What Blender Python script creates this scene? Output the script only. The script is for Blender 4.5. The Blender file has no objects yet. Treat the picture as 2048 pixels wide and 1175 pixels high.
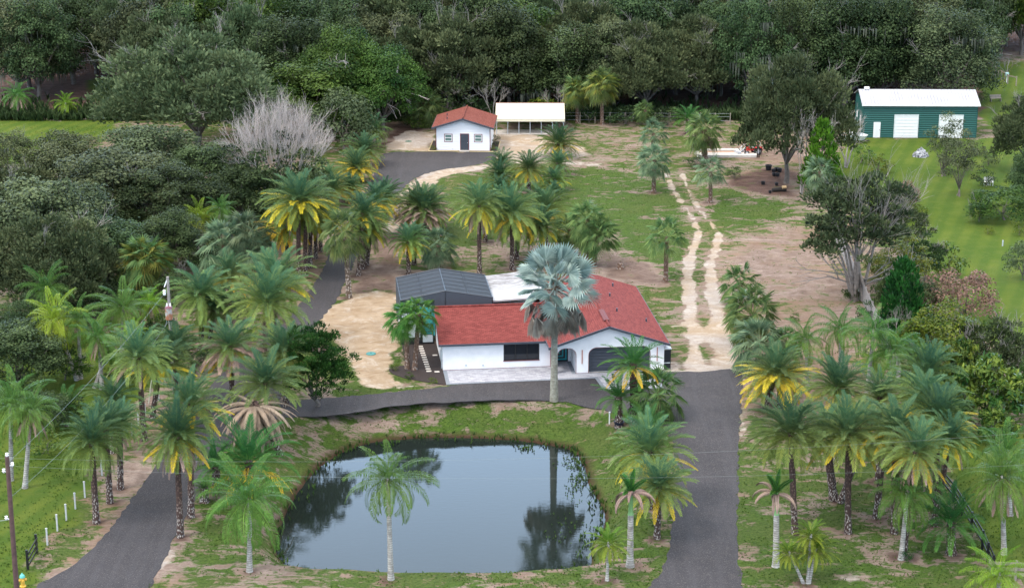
import bpy, math, random
import numpy as np
from mathutils import Vector, Matrix, Quaternion
from mathutils.geometry import tessellate_polygon

R_ = math.radians
sc = bpy.context.scene
C = sc.collection
# ------------------------------------------------------------------ camera
FPX, PITCH, CH = 3980.0, R_(17.1), 54.0
cam_d = bpy.data.cameras.new('camera')
cam_d.sensor_width = 36.0
cam_d.lens = FPX / 2048 * 36
cam_d.clip_start = 1.0
cam_d.clip_end = 6000
cam = bpy.data.objects.new('camera', cam_d)
C.objects.link(cam)
cam.location = (0, 0, CH)
cam.rotation_euler = (R_(90) - PITCH, 0, 0)
sc.camera = cam
# ------------------------------------------------------------------ sky and sun (bright overcast)
SUN_EL, SUN_ROT = R_(56), R_(-120)
w = bpy.data.worlds.new('World'); sc.world = w; w.use_nodes = True
nt = w.node_tree; N = nt.nodes; Lk = nt.links; N.clear()
out = N.new('ShaderNodeOutputWorld'); bg = N.new('ShaderNodeBackground')
sky = N.new('ShaderNodeTexSky'); sky.sky_type = 'NISHITA'; sky.sun_disc = False
sky.sun_elevation = SUN_EL; sky.sun_rotation = SUN_ROT; sky.air_density = 1.4; sky.dust_density = 3.0
tc = N.new('ShaderNodeTexCoord'); mp = N.new('ShaderNodeMapping'); mp.inputs['Scale'].default_value = (1, 1, 2.6)
nz = N.new('ShaderNodeTexNoise'); nz.inputs['Scale'].default_value = 2.2; nz.inputs['Detail'].default_value = 6
rp = N.new('ShaderNodeValToRGB'); rp.color_ramp.elements[0].position = 0.3; rp.color_ramp.elements[1].position = 0.75
rp.color_ramp.elements[0].color = (5.2, 9.0, 14.6, 1); rp.color_ramp.elements[1].color = (11.0, 15.0, 20.0, 1)
mx = N.new('ShaderNodeMixRGB'); mx.inputs['Fac'].default_value = 0.78
Lk.new(tc.outputs['Generated'], mp.inputs['Vector']); Lk.new(mp.outputs['Vector'], nz.inputs['Vector'])
Lk.new(nz.outputs['Fac'], rp.inputs['Fac']); Lk.new(sky.outputs['Color'], mx.inputs['Color1'])
sz_ = N.new('ShaderNodeSeparateXYZ'); Lk.new(tc.outputs['Generated'], sz_.inputs[0])
el_ = N.new('ShaderNodeMapRange'); el_.inputs[1].default_value = .15; el_.inputs[2].default_value = .85; el_.inputs[3].default_value = 3.1; el_.inputs[4].default_value = .85
Lk.new(sz_.outputs['Z'], el_.inputs[0])
# low sky brightened to the north, added for the pond reflection; dimmed low elsewhere
dn_ = N.new('ShaderNodeMapRange'); dn_.inputs[1].default_value = .45; dn_.inputs[2].default_value = .85; dn_.inputs[3].default_value = .42; dn_.inputs[4].default_value = 1.0; Lk.new(sz_.outputs['Y'], dn_.inputs[0])
ml_ = N.new('ShaderNodeMath'); ml_.operation = 'MULTIPLY'; Lk.new(el_.outputs[0], ml_.inputs[0]); Lk.new(dn_.outputs[0], ml_.inputs[1])
mu_ = N.new('ShaderNodeVectorMath'); mu_.operation = 'SCALE'; Lk.new(rp.outputs['Color'], mu_.inputs[0]); Lk.new(ml_.outputs[0], mu_.inputs['Scale'])
elc = N.new('ShaderNodeMapRange'); elc.inputs[1].default_value = .3; elc.inputs[2].default_value = .6; Lk.new(sz_.outputs['Z'], elc.inputs[0])
hi_ = N.new('ShaderNodeMixRGB'); Lk.new(elc.outputs[0], hi_.inputs[0]); Lk.new(mu_.outputs[0], hi_.inputs[1]); hi_.inputs[2].default_value = (17.5, 17.0, 16.6, 1)
Lk.new(hi_.outputs[0], mx.inputs['Color2']); Lk.new(mx.outputs['Color'], bg.inputs['Color'])
bg.inputs['Strength'].default_value = 0.1
Lk.new(bg.outputs['Background'], out.inputs['Surface'])
sd = bpy.data.lights.new('sun', 'SUN'); sd.energy = 1.5; sd.angle = R_(11); sd.color = (1.0, 0.96, 0.9)
sun = bpy.data.objects.new('sun', sd); C.objects.link(sun)
sdir = Vector((math.cos(SUN_EL) * math.sin(-SUN_ROT), math.cos(SUN_EL) * math.cos(SUN_ROT), math.sin(SUN_EL)))
sdir = Vector((-math.cos(SUN_EL) * 0.8, -math.cos(SUN_EL) * 0.6, math.sin(SUN_EL)))
sky.sun_rotation = math.atan2(sdir.x, sdir.y)
sun.rotation_euler = sdir.to_track_quat('Z', 'Y').to_euler()
sc.view_settings.view_transform = 'Standard'; sc.view_settings.look = 'None'
sc.view_settings.gamma = 1; sc.view_settings.exposure = 0.80
sc.cycles.max_bounces = 5; sc.cycles.transparent_max_bounces = 8
sc.cycles.use_denoising = True

# ------------------------------------------------------------------ survey helpers (photo bearings -> ground metres)
cP, sP = math.cos(PITCH), math.sin(PITCH)
def g(px, py, z=0.0):
    x = (px - 1024) / FPX; y = (587.5 - py) / FPX
    dy = cP + y * sP; dz = -sP + y * cP
    t = (z - CH) / dz
    return (x * t, dy * t)
def depth(X, Y, z):
    return Y * cP - (z - CH) * sP
def hz(bx, by, ty):
    X, Y = g(bx, by)
    k = (587.5 - ty) / FPX
    # (Y sP + Z cP)/(Y cP - Z sP) = k   with Z = z-CH
    Z = (k * Y * cP - Y * sP) / (cP + k * sP)
    return Z + CH
def xat(px, Y, z):
    return (px - 1024) / FPX * depth(0, Y, z)

# ------------------------------------------------------------------ mesh builder
class MB:
    def __init__(s): s.v = []; s.f = []; s.t = []; s.m = []; s.n = 0
    def add(s, verts, faces, tint=0.5, mi=0):
        verts = np.asarray(verts, float).reshape(-1, 3); faces = np.asarray(faces, int)
        s.v.append(verts); s.f.append(faces + s.n)
        k = len(faces)
        s.t.append(np.broadcast_to(np.asarray(tint, float), (k,)).copy()); s.m.append(np.full(k, mi))
        s.n += len(verts)
    def box(s, x0, x1, y0, y1, z0, z1, mi=0, tint=.5):
        v = [(x0, y0, z0), (x1, y0, z0), (x1, y1, z0), (x0, y1, z0), (x0, y0, z1), (x1, y0, z1), (x1, y1, z1), (x0, y1, z1)]
        s.add(v, [(0, 3, 2, 1), (4, 5, 6, 7), (0, 1, 5, 4), (1, 2, 6, 5), (2, 3, 7, 6), (3, 0, 4, 7)], tint, mi)
    def slab(s, q, t, mi=0):
        """thick quad: q = 4 corners, extruded down by t"""
        q = np.array(q, float); d = q.copy(); d[:, 2] -= t
        s.add(np.vstack([q, d]), [(0, 1, 2, 3), (7, 6, 5, 4), (0, 4, 5, 1), (1, 5, 6, 2), (2, 6, 7, 3), (3, 7, 4, 0)], .5, mi)
    def tube(s, pts, rad, k=6, mi=0, tint=.5, cap=True):
        pts = np.array(pts, float); n = len(pts)
        rad = np.broadcast_to(np.asarray(rad, float), (n,))
        T = np.gradient(pts, axis=0); T /= np.linalg.norm(T, axis=1)[:, None] + 1e-9
        up = np.array([0, 0, 1.]) if abs(T[0][2]) < .9 else np.array([1., 0, 0])
        B = np.cross(T, up); B /= np.linalg.norm(B, axis=1)[:, None] + 1e-9
        Nn = np.cross(B, T)
        a = np.arange(k) * 2 * math.pi / k
        V = pts[:, None, :] + rad[:, None, None] * (np.cos(a)[None, :, None] * B[:, None, :] + np.sin(a)[None, :, None] * Nn[:, None, :])
        F = []
        for i in range(n - 1):
            for j in range(k):
                j2 = (j + 1) % k
                F.append((i * k + j, i * k + j2, (i + 1) * k + j2, (i + 1) * k + j))
        s.add(V.reshape(-1, 3), F, tint, mi)
        if cap and k >= 4:
            base = s.n - n * k
            if k % 2 == 0:
                for e in (0, n - 1):
                    ring = [base - s.n + s.n + e * k + j for j in range(k)]
                    for j in range(1, k - 2, 2):
                        s.v.append(np.zeros((0, 3)))
                        s.f.append(np.array([[ring[0], ring[j], ring[j + 1], ring[j + 2]]]))
                        s.t.append(np.array([float(np.asarray(tint).flat[0])])); s.m.append(np.array([mi]))
    def lathe(s, prof, k=12, c=(0, 0, 0), mi=0, tint=.5):
        a = np.arange(k) * 2 * math.pi / k
        V = np.array([[c[0] + r * math.cos(t), c[1] + r * math.sin(t), c[2] + z] for r, z in prof for t in a])
        F = [(i * k + j, i * k + (j + 1) % k, (i + 1) * k + (j + 1) % k, (i + 1) * k + j) for i in range(len(prof) - 1) for j in range(k)]
        s.add(V, F, tint, mi)
    def poly(s, outline, holes, to3, thick, mi=0):
        """2-D outline with holes -> slab; to3(a,b,d) maps plane coords + depth to 3-D"""
        loops = [outline] + holes
        flat = [p for l in loops for p in l]
        tris = tessellate_polygon([[Vector((p[0], p[1], 0)) for p in l] for l in loops])
        n = len(flat)
        V = [to3(p[0], p[1], 0) for p in flat] + [to3(p[0], p[1], thick) for p in flat]
        F3 = [tuple(t) for t in tris] + [tuple(i + n for i in t[::-1]) for t in tris]
        s.add(V, [(a, b, c, c) for a, b, c in F3], .5, mi)
        base = s.n - 2 * n; o = 0
        for l in loops:
            m = len(l); q = [(base + o + i, base + o + (i + 1) % m, base + n + o + (i + 1) % m, base + n + o + i) for i in range(m)]
            s.v.append(np.zeros((0, 3))); s.f.append(np.array(q)); s.t.append(np.full(m, .5)); s.m.append(np.full(m, mi)); o += m
    def mesh(s, name, smooth=False):
        V = np.vstack(s.v)
        F = []
        tt = np.concatenate(s.t); mm = np.concatenate(s.m)
        for a in s.f:
            F.extend(a.tolist())
        F = [(q[0], q[1], q[2]) if len(q) == 4 and q[2] == q[3] else tuple(q) for q in F]
        me = bpy.data.meshes.new(name)
        me.from_pydata(V.tolist(), [], F)
        me.attributes.new('tint', 'FLOAT', 'FACE').data.foreach_set('value', tt)
        me.polygons.foreach_set('material_index', mm.astype(np.int32))
        if smooth: me.polygons.foreach_set('use_smooth', np.ones(len(F), bool))
        me.update()
        return me

def obj(name, me, mats, parent=None, loc=None, rot=None, scale=None):
    if isinstance(me, MB): me = me.mesh(name)
    o = bpy.data.objects.new(name, me); C.objects.link(o)
    mats = mats if isinstance(mats, (list, tuple)) else [mats]
    while len(me.materials) < len(mats): me.materials.append(None)
    for i, m in enumerate(mats):
        o.material_slots[i].link = 'OBJECT'; o.material_slots[i].material = m
    if parent: o.parent = parent
    if loc is not None: o.location = loc
    if rot is not None: o.rotation_euler = rot
    if scale is not None: o.scale = scale
    return o
def tag(o, label=None, cat=None, group=None, kind=None):
    if label: o['label'] = label
    if cat: o['category'] = cat
    if group: o['group'] = group
    if kind: o['kind'] = kind
    return o
def empty(name, loc, label, cat, rz=0, group=None):
    o = bpy.data.objects.new(name, None); C.objects.link(o); o.empty_display_size = .3
    o.location = loc; o.rotation_euler = (0, 0, rz)
    return tag(o, label, cat, group)

# ------------------------------------------------------------------ materials
def newmat(name):
    m = bpy.data.materials.new(name); m.use_nodes = True
    nt = m.node_tree; b = nt.nodes['Principled BSDF']
    return m, nt, b
def noise(nt, scale, detail=4, rough=.55, vec=None, dist=0):
    n = nt.nodes.new('ShaderNodeTexNoise'); n.inputs['Scale'].default_value = scale
    n.inputs['Detail'].default_value = detail; n.inputs['Roughness'].default_value = rough
    n.inputs['Distortion'].default_value = dist
    if vec is not None: nt.links.new(vec, n.inputs['Vector'])
    return n.outputs['Fac']
def geo(nt): return nt.nodes.new('ShaderNodeNewGeometry').outputs['Position']
def ocoord(nt): return nt.nodes.new('ShaderNodeTexCoord').outputs['Object']
def math_(nt, op, a, b=None, clamp=False):
    n = nt.nodes.new('ShaderNodeMath'); n.operation = op; n.use_clamp = clamp
    for i, x in enumerate((a, b)):
        if x is None: continue
        if isinstance(x, (int, float)): n.inputs[i].default_value = x
        else: nt.links.new(x, n.inputs[i])
    return n.outputs[0]
def mapr(nt, x, a, b, c=0., d=1.):
    n = nt.nodes.new('ShaderNodeMapRange'); n.clamp = True
    nt.links.new(x, n.inputs[0])
    for i, q in enumerate((a, b, c, d)): n.inputs[i + 1].default_value = q
    return n.outputs[0]
def mixc(nt, f, a, b, mode='MIX'):
    n = nt.nodes.new('ShaderNodeMixRGB'); n.blend_type = mode
    if isinstance(f, (int, float)): n.inputs[0].default_value = f
    else: nt.links.new(f, n.inputs[0])
    for i, x in ((1, a), (2, b)):
        if isinstance(x, tuple): n.inputs[i].default_value = (*x[:3], 1)
        else: nt.links.new(x, n.inputs[i])
    return n.outputs[0]
def bump(nt, b, h, s=.3, d=.05):
    n = nt.nodes.new('ShaderNodeBump'); n.inputs['Strength'].default_value = s; n.inputs['Distance'].default_value = d
    nt.links.new(h, n.inputs['Height']); nt.links.new(n.outputs[0], b.inputs['Normal'])
def attr(nt, name, o='Fac'):
    n = nt.nodes.new('ShaderNodeAttribute'); n.attribute_name = name; return n.outputs[o]

def plain(name, col, rough=.6, metal=0, var=.12, scale=3., alpha=1, spec=.5):
    m, nt, b = newmat(name)
    f = noise(nt, scale, 5, .6, ocoord(nt))
    lo = tuple(c * (1 - var) for c in col); hi = tuple(min(1, c * (1 + var)) for c in col)
    nt.links.new(mixc(nt, mapr(nt, f, .3, .7), lo, hi), b.inputs['Base Color'])
    b.inputs['Roughness'].default_value = rough; b.inputs['Metallic'].default_value = metal
    b.inputs['Alpha'].default_value = alpha; b.inputs['Specular IOR Level'].default_value = spec
    return m
def leaf(name, c0, c1, trans=.25, rough=.5, objvar=.25, hue=.02):
    """c0 -> c1 along the face attribute 'tint'; whole plants differ a little from each other"""
    m, nt, b = newmat(name)
    t = attr(nt, 'tint')
    col = mixc(nt, t, c0, c1)
    oi = nt.nodes.new('ShaderNodeObjectInfo')
    hs = nt.nodes.new('ShaderNodeHueSaturation')
    nt.links.new(mapr(nt, oi.outputs['Random'], 0, 1, 1 - objvar, 1 + objvar), hs.inputs['Value'])
    r2 = math_(nt, 'FRACT', math_(nt, 'MULTIPLY', oi.outputs['Random'], 7.31))
    nt.links.new(mapr(nt, r2, 0, 1, .5 - hue, .5 + hue), hs.inputs['Hue'])
    nt.links.new(col, hs.inputs['Color'])
    fv = noise(nt, 1.3, 3, .6, geo(nt))
    col2 = mixc(nt, mapr(nt, fv, .35, .65, 0, 1), mixc(nt, 1.0, hs.outputs[0], (.78, .8, .8), 'MULTIPLY'), mixc(nt, 1.0, hs.outputs[0], (1.2, 1.16, 1.1), 'MULTIPLY'))
    nt.links.new(col2, b.inputs['Base Color']); b.inputs['Roughness'].default_value = rough
    b.inputs['Specular IOR Level'].default_value = .12
    tr = nt.nodes.new('ShaderNodeBsdfTranslucent'); nt.links.new(col2, tr.inputs[0])
    mxs = nt.nodes.new('ShaderNodeMixShader'); mxs.inputs[0].default_value = trans
    nt.links.new(b.outputs[0], mxs.inputs[1]); nt.links.new(tr.outputs[0], mxs.inputs[2])
    nt.links.new(mxs.outputs[0], nt.nodes['Material Output'].inputs[0])
    return m
M = {}
M['phx'] = leaf('date_frond_green', (.05, .125, .07), (.26, .33, .07), .25)
M['phy'] = leaf('date_frond_yellow', (.44, .32, .02), (.60, .47, .05), .25, objvar=.1)
M['phd'] = leaf('date_frond_dead', (.17, .12, .095), (.34, .255, .21), .1, .8, .12)
M['sab'] = leaf('cabbage_fan', (.07, .14, .05), (.27, .34, .11), .15, .4)
M['sabb'] = leaf('cabbage_fan_blue', (.085, .15, .085), (.28, .34, .19), .15, .4)
M['saby'] = leaf('cabbage_fan_yellow', (.12, .18, .035), (.34, .28, .07), .15, .45)
M['bis'] = leaf('silver_fan', (.13, .205, .19), (.40, .49, .45), .15, .4, .05, 0)
M['was'] = leaf('bright_fan', (.05, .15, .03), (.16, .29, .07), .25, .35, .1)
M['que'] = leaf('queen_frond', (.04, .12, .03), (.14, .25, .045), .3, .4, .15)
M['quy'] = leaf('queen_frond_yellow', (.11, .22, .02), (.27, .36, .04), .3, .4, .15)
M['fox'] = leaf('foxtail_frond', (.035, .11, .03), (.12, .24, .03), .2, .4, .05)
M['pyg'] = leaf('pygmy_frond', (.07, .16, .02), (.25, .29, .035), .25, .4, .1)
M['cyc'] = leaf('low_palm_frond', (.035, .12, .035), (.13, .25, .04), .25, .4, .15)
M['oakd'] = leaf('oak_leaf_dark', (.014, .030, .011), (.066, .102, .038), .15, .55, .25, .02)
M['oakg'] = leaf('oak_leaf_grey', (.04, .064, .028), (.125, .165, .08), .15, .6, .15)
M['oakb'] = leaf('oak_leaf_bright', (.014, .042, .008), (.085, .14, .026), .2, .5, .12)
M['mel'] = leaf('paperbark_leaf', (.03, .046, .02), (.115, .14, .065), .15, .6, .15)
M['ced'] = leaf('cedar_leaf', (.008, .035, .008), (.032, .10, .018), .15, .5, .1)
M['pin'] = leaf('pine_leaf', (.02, .09, .008), (.08, .22, .02), .2, .5, .1)
M['man'] = leaf('mango_leaf', (.018, .07, .015), (.14, .2, .03), .2, .3, .12)
M['lime'] = leaf('lime_bush_leaf', (.03, .065, .008), (.16, .18, .02), .2, .4, .1)
M['pink'] = leaf('pink_bush_leaf', (.13, .08, .06), (.28, .17, .145), .2, .6, .08)
M['moss'] = leaf('hanging_moss', (.075, .09, .065), (.14, .15, .12), .1, .9, .2)
M['twig'] = plain('silver_twig', (.38, .335, .31), .8, 0, .2, 8)
M['twigd'] = plain('grey_twig', (.22, .2, .185), .8, 0, .2, 8)
M['sdd'] = leaf('silver_palm_dead_fan', (.16, .13, .115), (.36, .35, .31), .1, .8, 0, 0)
M['weed'] = leaf('pond_weed', (.03, .07, .02), (.08, .14, .03), .2, .5, 0, 0)
M['bark'] = plain('grey_bark', (.13, .11, .095), .9, 0, .35, 5)
M['fruit'] = plain('orange_fruit', (.45, .2, .05), .6)
def bark_palm(name, lo, hi, base, hb=2.4, scale=9.):
    m, nt, b = newmat(name)
    p = geo(nt); mpn = nt.nodes.new('ShaderNodeMapping'); mpn.inputs['Scale'].default_value = (1, 1, .55)
    nt.links.new(p, mpn.inputs[0])
    v = nt.nodes.new('ShaderNodeTexVoronoi'); v.inputs['Scale'].default_value = scale
    nt.links.new(mpn.outputs[0], v.inputs['Vector'])
    f = mapr(nt, v.outputs['Distance'], .15, .5)
    sep = nt.nodes.new('ShaderNodeSeparateXYZ'); nt.links.new(p, sep.inputs[0])
    hgt = math_(nt, 'ADD', sep.outputs['Z'], math_(nt, 'MULTIPLY', noise(nt, .9, 2, .5, p), 1.6))
    fb = mapr(nt, hgt, hb * .55 + .8, hb + .9, 1, 0)
    hi2 = mixc(nt, fb, hi, base)
    nt.links.new(mixc(nt, f, hi2, lo), b.inputs['Base Color']); b.inputs['Roughness'].default_value = .9
    bump(nt, b, f, .8, .08)
    return m
M['tdate'] = bark_palm('date_trunk', (.06, .034, .027), (.19, .115, .085), (.55, .49, .44))
M['tsab'] = bark_palm('cabbage_trunk', (.13, .075, .05), (.29, .2, .15), (.40, .34, .30), 1.6, 7)
M['twhite'] = bark_palm('boot_trunk', (.12, .085, .06), (.38, .3, .24), (.6, .54, .5), 3.2, 7)
def bark_smooth(name, a, b2, rings=6.):
    m, nt, b = newmat(name)
    p = geo(nt); wv = nt.nodes.new('ShaderNodeTexWave'); wv.bands_direction = 'Z'; wv.inputs['Scale'].default_value = rings / 3
    wv.inputs['Distortion'].default_value = 2.; nt.links.new(p, wv.inputs['Vector'])
    f = math_(nt, 'MULTIPLY', mapr(nt, wv.outputs['Fac'], .0, .35), mapr(nt, noise(nt, 3, 5, .6, p), .35, .6))
    nt.links.new(mixc(nt, f, a, b2), b.inputs['Base Color']); b.inputs['Roughness'].default_value = .8
    return m
M['tque'] = bark_smooth('queen_trunk', (.2, .18, .16), (.44, .42, .38))
M['tbis'] = bark_smooth('silver_palm_trunk', (.17, .155, .12), (.33, .33, .28), 8)
M['shaft'] = plain('green_shaft', (.14, .27, .1), .4)
M['boots'] = plain('brown_boots', (.13, .07, .04), .9, 0, .35, 8)
# ------------------------------------------------------------------ plant builders
def nrm(a): return a / (np.linalg.norm(a, axis=-1, keepdims=True) + 1e-9)
Zv = np.array([0, 0, 1.])
def frond(mb, base, az, el, L, droop, nl, ll, lw, tint, ldroop=.3, vee=.25, ang=(62, 28), curl=1.35, rng=None, rach=.028, two=False, side=0.):
    n = 9; s = np.linspace(0, 1, n)
    e = el - droop * s ** curl
    a = az + side * s ** 1.5
    d = np.stack([np.cos(e) * np.cos(a), np.cos(e) * np.sin(a), np.sin(e)], 1)
    P = np.array(base) + np.vstack([[0, 0, 0], np.cumsum((d[1:] + d[:-1]) / 2 * L / (n - 1), 0)])
    # rachis: flat tapering ribbon + keel
    sv = np.stack([-np.sin(a), np.cos(a), 0 * a], 1)
    wv = np.linspace(rach, rach * .25, n)[:, None]
    V = np.vstack([P - sv * wv, P + sv * wv, P - Zv * wv * 1.3]); F = []
    for i in range(n - 1):
        F += [(i, i + 1, n + i + 1, n + i), (i, 2 * n + i, 2 * n + i + 1, i + 1), (n + i, n + i + 1, 2 * n + i + 1, 2 * n + i)]
    mb.add(V, F, min(1, tint + .25))
    q = np.linspace(.1, .985, nl)
    q = np.repeat(q, 2) + (rng.random(nl * 2) - .5) * .012; sd = np.tile([1., -1.], nl)
    p = np.stack([np.interp(q, s, P[:, k]) for k in range(3)], 1)
    t = nrm(np.stack([np.interp(q, s, d[:, k]) for k in range(3)], 1))
    b = np.stack([np.interp(q, s, sv[:, k]) for k in range(3)], 1) * sd[:, None]
    nn = nrm(np.cross(t, np.stack([np.interp(q, s, sv[:, k]) for k in range(3)], 1)))
    nn[nn[:, 2] < 0] *= 1
    an = np.radians(ang[0] + (ang[1] - ang[0]) * q + (rng.random(len(q)) - .5) * 16)[:, None]
    v = vee * (1 + (rng.random(len(q)) - .5) * 1.2)[:, None]
    dd = nrm(t * np.cos(an) + b * np.sin(an) + nn * v)
    prof = (np.sin(np.pi * np.clip(.22 + .72 * q, 0, 1)) ** .6)[:, None] * ll * (1 + (rng.random(len(q)) - .5) * .25)[:, None]
    wid = nrm(np.cross(dd, nn)) * lw * .5
    mid = p + dd * prof * .5
    tipd = nrm(dd * (1 - ldroop) - Zv * ldroop)
    tip = mid + tipd * prof * .5
    m = len(q); tt = np.clip(tint + (rng.random(m) - .5) * .25, 0, 1)
    if two:
        V = np.stack([p, mid + wid, mid - wid, tip], 1).reshape(-1, 3)
        i0 = np.arange(m)[:, None] * 4
        mb.add(V, np.vstack([i0 + np.array([[0, 1, 2, 2]]), i0 + np.array([[1, 3, 2, 2]])]), np.concatenate([tt, tt]))
    else:
        V = np.stack([p, mid + wid, tip, mid - wid], 1).reshape(-1, 3)
        i0 = np.arange(m)[:, None] * 4
        mb.add(V, i0 + np.array([[0, 1, 2, 3]]), tt)
    return P

def fan(mb, c, d, up, R, nb, spread, droop, tint, rng, pleat=.035, disc=.55, fold=0.):
    """one palmate leaf: blades radiating from c about direction d"""
    d = np.array(d, float); d /= np.linalg.norm(d)
    sdv = np.cross(d, up); sdv /= np.linalg.norm(sdv) + 1e-9; nn = np.cross(sdv, d)
    th = np.linspace(-spread, spread, nb); dt = th[1] - th[0]
    ln = R * (1 - .28 * (np.abs(th) / spread) ** 2) * (1 + (rng.random(nb) - .5) * .12)
    def P(t, r, dn=0):
        v = d[None] * (np.cos(t) * r)[:, None] + sdv[None] * (np.sin(t) * r)[:, None]
        v = v + nn[None] * ((-fold * np.abs(np.sin(t)) * r) + dn)[:, None]
        return np.array(c)[None] + v
    k = np.ones(nb)
    ctr = P(th, k * .02 * R)
    m0 = P(th - dt * .5, ln * disc, k * -pleat * R); m1 = P(th + dt * .5, ln * disc, k * pleat * R)
    tip = P(th, ln); tip[:, 2] -= droop * ln * (1 + (rng.random(nb) - .5) * .6)
    V = np.stack([ctr, m1, tip, m0], 1).reshape(-1, 3)
    i0 = np.arange(nb)[:, None] * 4
    mb.add(V, i0 + np.array([[0, 1, 2, 3]]), np.clip(tint + (rng.random(nb) - .5) * .55, 0, 1))
def petiole(mb, a, b, r, sag=0., tint=.7):
    a = np.array(a, float); b = np.array(b, float)
    pts = [a + (b - a) * t - Zv * sag * (t * t) for t in (0, .5, 1)]
    pts[2] = b
    mb.tube(pts, [r, r * .7, r * .5], 3, 0, tint, cap=False)

GA = math.pi * (3 - math.sqrt(5))
def crown_date(seed, n=60, L=2.85, top=86, low=-16, nl=42, ll=.5, dead=False, tmax=.9):
    rng = np.random.default_rng(seed); mb = MB()
    for i in range(n):
        f = i / (n - 1); el = R_(top - (top - low) * f ** .85 + rng.normal(0, 5))
        az = i * GA + rng.normal(0, .12)
        r0 = .16
        base = (r0 * math.cos(az), r0 * math.sin(az), .25 - .45 * f)
        frond(mb, base, az, el, L * (.86 + .2 * math.sin(f * 3.1)) * (1 + rng.normal(0, .05)), R_(50 + 28 * f + rng.normal(0, 9)), nl, ll, .05 if L > 2 else .035,
              min(1, tmax * f ** 1.15), .15, .3, rng=rng, side=rng.normal(0, .12))
    return mb.mesh('date_fronds')
def skirt_date(seed, n=14, L=2.8, el0=5, el1=-30, nl=34, ll=.42, droop=55, az0=0, azr=2 * math.pi):
    rng = np.random.default_rng(seed); mb = MB()
    for i in range(n):
        az = az0 + azr * (i + rng.random() * .7) / n
        el = R_(el0 + (el1 - el0) * rng.random())
        frond(mb, (.17 * math.cos(az), .17 * math.sin(az), -.2), az, el, L * (1 + rng.normal(0, .07)), R_(droop + rng.normal(0, 8)), nl, ll, .055,
              rng.random(), .25, .12, rng=rng, side=rng.normal(0, .15))
    return mb.mesh('date_skirt')
def crown_sabal(seed, n=34, R=.95, pet=1.05, low=-55, droop=.22, nb=22, top=80, spread=1.9):
    rng = np.random.default_rng(seed); mb = MB()
    for i in range(n):
        f = (i + .5) / n; el = R_(top - (top - low) * f ** .9 + rng.normal(0, 7)); az = i * GA + rng.normal(0, .15)
        d = np.array([math.cos(el) * math.cos(az), math.cos(el) * math.sin(az), math.sin(el)])
        a = np.array([.12 * math.cos(az), .12 * math.sin(az), .1 - .25 * f]); b = a + d * pet * (1 + rng.normal(0, .08))
        petiole(mb, a, b, .03, .1)
        d2 = nrm(d - Zv * (.25 + .5 * f)); upv = nrm(Zv * .9 + d * .5)
        fan(mb, b, d2, upv, R * (1 + rng.normal(0, .08)), nb, spread, droop + .18 * f, .15 + .6 * f * rng.random(), rng, disc=.32, fold=.3, pleat=.05)
    return mb.mesh('sabal_fans')
def forked_tree(seed, H):
    rng = np.random.default_rng(seed); mb = MB()
    for k in range(4):
        a = k * 1.6 + rng.normal(0, .3); b0 = np.array([.12 * math.cos(a), .12 * math.sin(a), 0]); f = b0 + np.array([.5 * math.cos(a), .5 * math.sin(a), H * (.22 + .1 * rng.random())])
        mb.tube([b0, (b0 + f) / 2 + rng.normal(0, .08, 3), f], [.13, .1, .08], 5, cap=False)
        twigs(mb, f, (.55 * math.cos(a), .55 * math.sin(a), 1), H * .34, .065, 4, rng, .12, 3, .46)
    return mb.mesh('twigs')
def crown_umbrella():
    rng = np.random.default_rng(14); mb = MB(); n = 66
    for i in range(n):
        az = i * GA; el = R_(18 - 62 * (i / n) ** 1.2 + rng.normal(0, 4))
        frond(mb, (.15 * math.cos(az), .15 * math.sin(az), -.1 - .3 * i / n), az, el, 2.9 * (1 + rng.normal(0, .06)), R_(68 + rng.normal(0, 8) - 25 * i / n), 44, .36, .055, rng.random(), .4, .0, (42, 24), rng=rng, side=rng.normal(0, .1))
    return mb.mesh('dead_umbrella')
def crown_silver():
    rng = np.random.default_rng(5); mb = MB()
    n = 30
    for i in range(n):
        f = (i + .5) / n; el = R_(82 - 112 * f ** .9 + rng.normal(0, 5)); az = i * GA + rng.normal(0, .1)
        d = np.array([math.cos(el) * math.cos(az), math.cos(el) * math.sin(az), math.sin(el)])
        a = np.array([.15 * math.cos(az), .15 * math.sin(az), .15 - .4 * f]); b = a + d * 1.75 * (1 + rng.normal(0, .06))
        petiole(mb, a, b, .055, .05, .9)
        d2 = nrm(d * 1 - Zv * .15 * f + np.array([0, 0, .05]))
        tow = np.array([0, -1., .35])
        upv = nrm(np.cross(np.cross(d2, Zv * .7 + rng.normal(0, .6, 3) + tow * .5), d2))
        fan(mb, b, d2, upv, 1.3 * (1 + rng.normal(0, .06)), 30, 2.3, .04 + .08 * f, .1 + .85 * rng.random(), rng, pleat=.06, disc=.55, fold=.15)
    return mb.mesh('silver_fans')
def skirt_silver():
    rng = np.random.default_rng(8); mb = MB()
    for i in range(20):
        az = i * GA; el = R_(-22 - 48 * rng.random())
        d = np.array([math.cos(el) * math.cos(az), math.cos(el) * math.sin(az), math.sin(el)])
        a = np.array([.2 * math.cos(az), .2 * math.sin(az), -.3]); b = a + d * (1.6 + .6 * rng.random())
        petiole(mb, a, b, .05, .1)
        fan(mb, b, nrm(d - Zv * 1.6), nrm(d + Zv * .2), 1.25, 26, 1.1, .15, rng.random(), rng, pleat=.07, disc=.6, fold=.5)
    return mb.mesh('silver_dead')
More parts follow.
